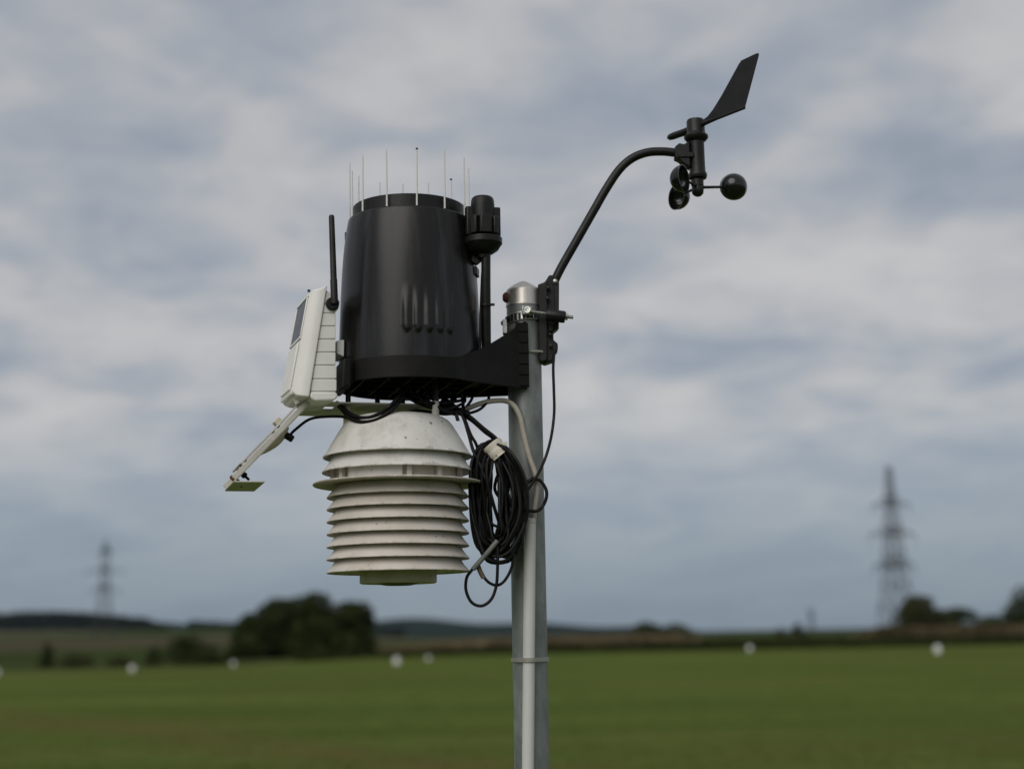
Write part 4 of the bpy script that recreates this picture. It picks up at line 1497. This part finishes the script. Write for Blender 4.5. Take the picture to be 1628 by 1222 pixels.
cable('looped_cable', [(848, 758, YF - 0.018), (838, 768, YF - 0.02), (840, 764, YF - 0.018), (856, 762, YF - 0.018), (867, 775, YF - 0.018), (869, 789, YF - 0.018), (863, 804, YF - 0.018), (853, 812, YF - 0.02), (835, 810, YF - 0.022), (812, 803, YF - 0.024), (796, 792, YF - 0.026), (787, 778, YF - 0.026), (789, 762, YF - 0.026), (795, 748, YF - 0.024)], 0.0027, M['rubber'],
      'black cable loop wrapped round the conduit just above its mouth')
YQ = 2.385
cable('sensor_cable', [(700, 638, YQ), (722, 648, YQ), (735, 660, YQ - 0.004), (745, 690, YQ - 0.006), (752, 715, YQ - 0.008), (764, 740, YQ - 0.012), (777, 775, YQ - 0.016), (787, 810, YQ - 0.012), (796, 838, YQ)], 0.0028, M['rubber'],
      'black cable dropping from the bracket knot across the left side of the coil')
cable('sensor_cable', [(712, 636, YQ), (728, 650, YQ), (737, 662, YQ), (748, 690, YQ), (757, 706, YQ), (765, 730, YQ + 0.01)], 0.0026, M['rubber'],
      'black cable from the knot into the top left of the coil')
cable('sensor_cable', [(720, 658, YQ), (732, 655, YQ), (747, 662, YQ), (768, 680, YQ), (788, 696, YQ), (796, 708, YQ)], 0.0030, M['rubber'],
      'upper of two black cables slanting from the knot to the taped top of the coil')
cable('sensor_cable', [(722, 654, YQ + 0.01), (736, 660, YQ + 0.01), (752, 670, YQ + 0.01), (770, 686, YQ + 0.008), (784, 697, YQ + 0.006), (791, 712, YQ + 0.004)], 0.0027, M['rubber'],
      'lower of two black cables slanting from the knot to the taped top of the coil')
cable('sensor_cable', [(752, 628, YQ + 0.02), (749, 636, YQ + 0.02), (742, 646, YQ + 0.015), (734, 655, YQ + 0.01), (724, 658, YQ + 0.006)], 0.0024, M['rubber'],
      'short black cable rising from the knot to the bracket underside')
cable('sensor_cable', [(778, 628, YQ + 0.02), (775, 638, YQ + 0.016), (765, 649, YQ + 0.01), (752, 655, YQ + 0.004), (738, 657, YQ), (724, 654, YQ)], 0.0024, M['rubber'],
      'black cable curving under the beige cable to the knot')
cable('sensor_cable', [(641, 616, 2.34), (633, 630, 2.325), (624, 642, 2.318), (607, 655, 2.316), (590, 663, 2.318), (572, 664, 2.33), (556, 657, 2.345), (544, 647, 2.36), (536, 640, 2.39)], 0.0034, M['rubber'],
      'thick black cable drooping in front of the white bracket, upper of the pair')
cable('sensor_cable', [(646, 616, 2.345), (638, 632, 2.33), (629, 646, 2.318), (612, 660, 2.312), (594, 668.5, 2.312), (574, 670.5, 2.32), (557, 665, 2.34), (547, 655, 2.36), (538, 645, 2.385)], 0.0032, M['rubber'],
      'thick black cable drooping in front of the white bracket, lower of the pair')
cable('leaf_sensor_cable', [(556, 664, 2.36), (540, 662, 2.37), (520, 662, 2.375), (500, 664, 2.378), (487, 669, 2.38), (474, 679, 2.385), (464, 688, 2.386), (460, 696, 2.386)], 0.0023, M['rubber'],
      'thin black cable running from the plug under the sloping strip to the bracket')
cable('sensor_cable', [(650, 622, 2.38), (668, 632, 2.37), (682, 640, 2.365), (700, 641, 2.37), (718, 640, 2.38), (724, 632, 2.40), (718, 622, 2.41)], 0.0028, M['rubber'],
      'black cable looping under the bracket beside the white post')
cable('sensor_cable', [(652, 655, 2.44), (668, 653, 2.42), (690, 656, 2.40), (706, 658, 2.39), (722, 657, 2.385)], 0.0026, M['rubber'],
      'black cable lying behind the top of the shield dome')
cable('sensor_cable', [(660, 620, 2.40), (656, 634, 2.40), (664, 640, 2.395), (676, 636, 2.39), (690, 628, 2.395)], 0.0026, M['rubber'],
      'short black cable hanging in the middle under the bracket')
knot = thing('cable_knot', W(732, 656, YQ), 'black bundle of cables tied together beside the shield post', 'cable bundle')
for k in range(7):
    q = random.uniform
    pts_ = [(708 + q(-5, 5), 651 + q(-6, 5), YQ + q(-.01, .01)), (722 + q(-4, 4), 653 + q(-6, 6), YQ + q(-.008, .008)), (734 + q(-4, 4), 656 + q(-6, 6), YQ + q(-.008, .008)), (744 + q(-4, 4), 659 + q(-8, 6), YQ + q(-.01, .01))]
    MB().tube(catmull([W(*p) for p in pts_], 5), 0.0028, 8).build('strand', M['rubber'], knot)
for k in range(9):
    q = random.uniform
    x0, x1 = q(640, 690), q(700, 738)
    ym = q(638, 658)
    pts_ = [(x0, 618, YQ + q(-.02, .02)), (x0 + q(-8, 8), 632, YQ + q(-.03, .01)), ((x0 + x1) / 2 + q(-12, 12), ym, YQ + q(-.035, 0.0)), (x1, q(636, 656), YQ + q(-.02, .01)), (x1 + q(-6, 10), q(622, 630), YQ + .02)]
    MB().tube(catmull([W(*p) for p in pts_], 6), q(0.0019, 0.0028), 8).build('strand', M['rubber'], knot)
MB().box(W(726, 661, YQ - 0.008), Vector((0.003, 0, 0)), Vector((0, 0.003, 0)), Vector((0.002, 0, -0.008))).build('tie_tail', M['black'], knot, 0.0008)

# ---- coil
YC = PY - PR - 0.034
coil = thing('cable_coil', W(795, 893, YC), 'long oval coil of black cable taped at its top, hanging beside the pole', 'cable coil')
inn = [(785, 724), (790, 738), (794, 770), (795, 815), (792, 842), (788, 852), (784, 848), (781, 835), (779, 800), (780, 760), (782, 735)]
outp = [(783, 702), (808, 716), (830, 762), (837, 815), (829, 866), (806, 890), (776, 889), (757, 862), (748, 800), (750, 745), (763, 710)]
for k in range(52):
    fl_ = random.random()
    fr_ = min(1, max(0, fl_ + random.uniform(-0.25, 0.25)))
    ph = random.uniform(0, 6.28)
    dep = random.uniform(-0.016, 0.016)
    pts_ = []
    for i, ((ax_, ay_), (bx_, by_)) in enumerate(zip(inn, outp)):
        f_ = fr_ if i in (1, 2, 3, 4, 5) else fl_
        f_ = min(1.03, max(0.0, f_ + 0.15 * math.sin(ph + i * 1.7)))
        x_ = ax_ + (bx_ - ax_) * f_ + random.uniform(-1.2, 1.2)
        y_ = ay_ + (by_ - ay_) * f_ + random.uniform(-1.5, 1.5)
        pin = 0.45 if i in (0, 10) else 1.0
        if k % 9 == 4 and 1 <= i <= 4:        # a few slack turns stand off to the right
            x_ += 4 * math.sin(i * 0.8)
        pts_.append(W(x_, y_, YC + dep * pin + 0.008 * math.sin(ph * 2 + i)))
    MB().tube(catmull(pts_, 5, True), 0.0026, 8, True).build('cable_loop', M['rubber'], coil)
# tape
tA, tB = W(774, 703, YC - 0.002), W(799, 722, YC - 0.002)
tdir = (W(802, 735, YC) - W(776, 703, YC)).normalized()
tperp = Vector((0, 1, 0))
tside = tdir.cross(tperp).normalized()
rg = []
tc_ = W(788.5, 716, YC)
for k in range(7):
    s = -0.0125 + 0.025 * k / 6
    wv = 1 + 0.05 * math.sin(k * 2.1)
    rg.append([tc_ + tdir * s + (tside * 0.0175 * math.cos(a) + tperp * 0.0215 * math.sin(a)) * wv for a in [2 * math.pi * q / 28 for q in range(28)]])
MB().loft(rg, True, False, False).build('tape_wrap', M['tape'], coil, angle=60)
MB().prism([W(797, 704, YC - 0.012), W(806, 702, YC - 0.010), W(807, 711, YC - 0.010), W(799, 716, YC - 0.012)], Vector((0, 0.0015, 0))).build('tape_end', M['tape'], coil)

# loose ends below the coil
cable('loose_cable', [(791, 868, YC - 0.02), (791, 900, YC - 0.02), (789, 930, YC - 0.018), (781, 952, YC - 0.018), (766, 962.5, YC - 0.018), (750, 957, YC - 0.018), (741, 938, YC - 0.018), (742, 918, YC - 0.018), (750, 906, YC - 0.018), (756, 899, YC - 0.02)], 0.0025, M['rubber'],
      'black cable end hanging in a round loop below the coil')
cable('loose_cable', [(769, 917, YC - 0.014), (778, 926, YC - 0.014), (790, 930, YC - 0.014), (801, 924, YC - 0.014), (811, 908, YC - 0.013), (816, 890, YC - 0.012), (815, 872, YC - 0.010)], 0.0024, M['rubber'],
      'black cable swinging from the tan sleeve up into the right of the coil')
cable('grey_sleeve', [(752, 904.5, YC - 0.022), (763, 892, YC - 0.023), (776, 877, YC - 0.024), (791, 859, YC - 0.024)], 0.0039, M['grey_sleeve'],
      'stiff grey sleeved cable end slanting across the lower left of the coil', 12)
cable('tan_sleeve', [(759, 896, YC - 0.015), (763, 907, YC - 0.015), (769, 918.5, YC - 0.014)], 0.0038, M['tan_sleeve'],
      'short tan sleeve on a cable end just under the grey sleeved one', 12)
cable('loose_cable', [(776, 824, YC - 0.01), (782, 832, YC - 0.012), (791, 837, YC - 0.012), (799, 838, YC - 0.01)], 0.0022, M['rubber'],
      'thin black strand crossing the gap inside the coil')

# ------------------------------------------------------------------ haze: one closed box of thin air
hz = MB().box((0, 0, 29), (5400, 0, 0), (0, 5400, 0), (0, 0, 32))
mt = bpy.data.materials.new('thin haze')
mt.use_nodes = True
t = mt.node_tree
t.nodes.clear()
mo = t.nodes.new('ShaderNodeOutputMaterial')
pvn = t.nodes.new('ShaderNodeVolumePrincipled')
pvn.inputs['Color'].default_value = (0.60, 0.80, 1.0, 1)
pvn.inputs['Density'].default_value = 0.000026
t.links.new(pvn.outputs[0], mo.inputs['Volume'])
ho = hz.build('haze', mt, at=(0, 0, 0), smooth=False)
tag(ho, 'thin bluish haze between the station and the far hills', kind='stuff')
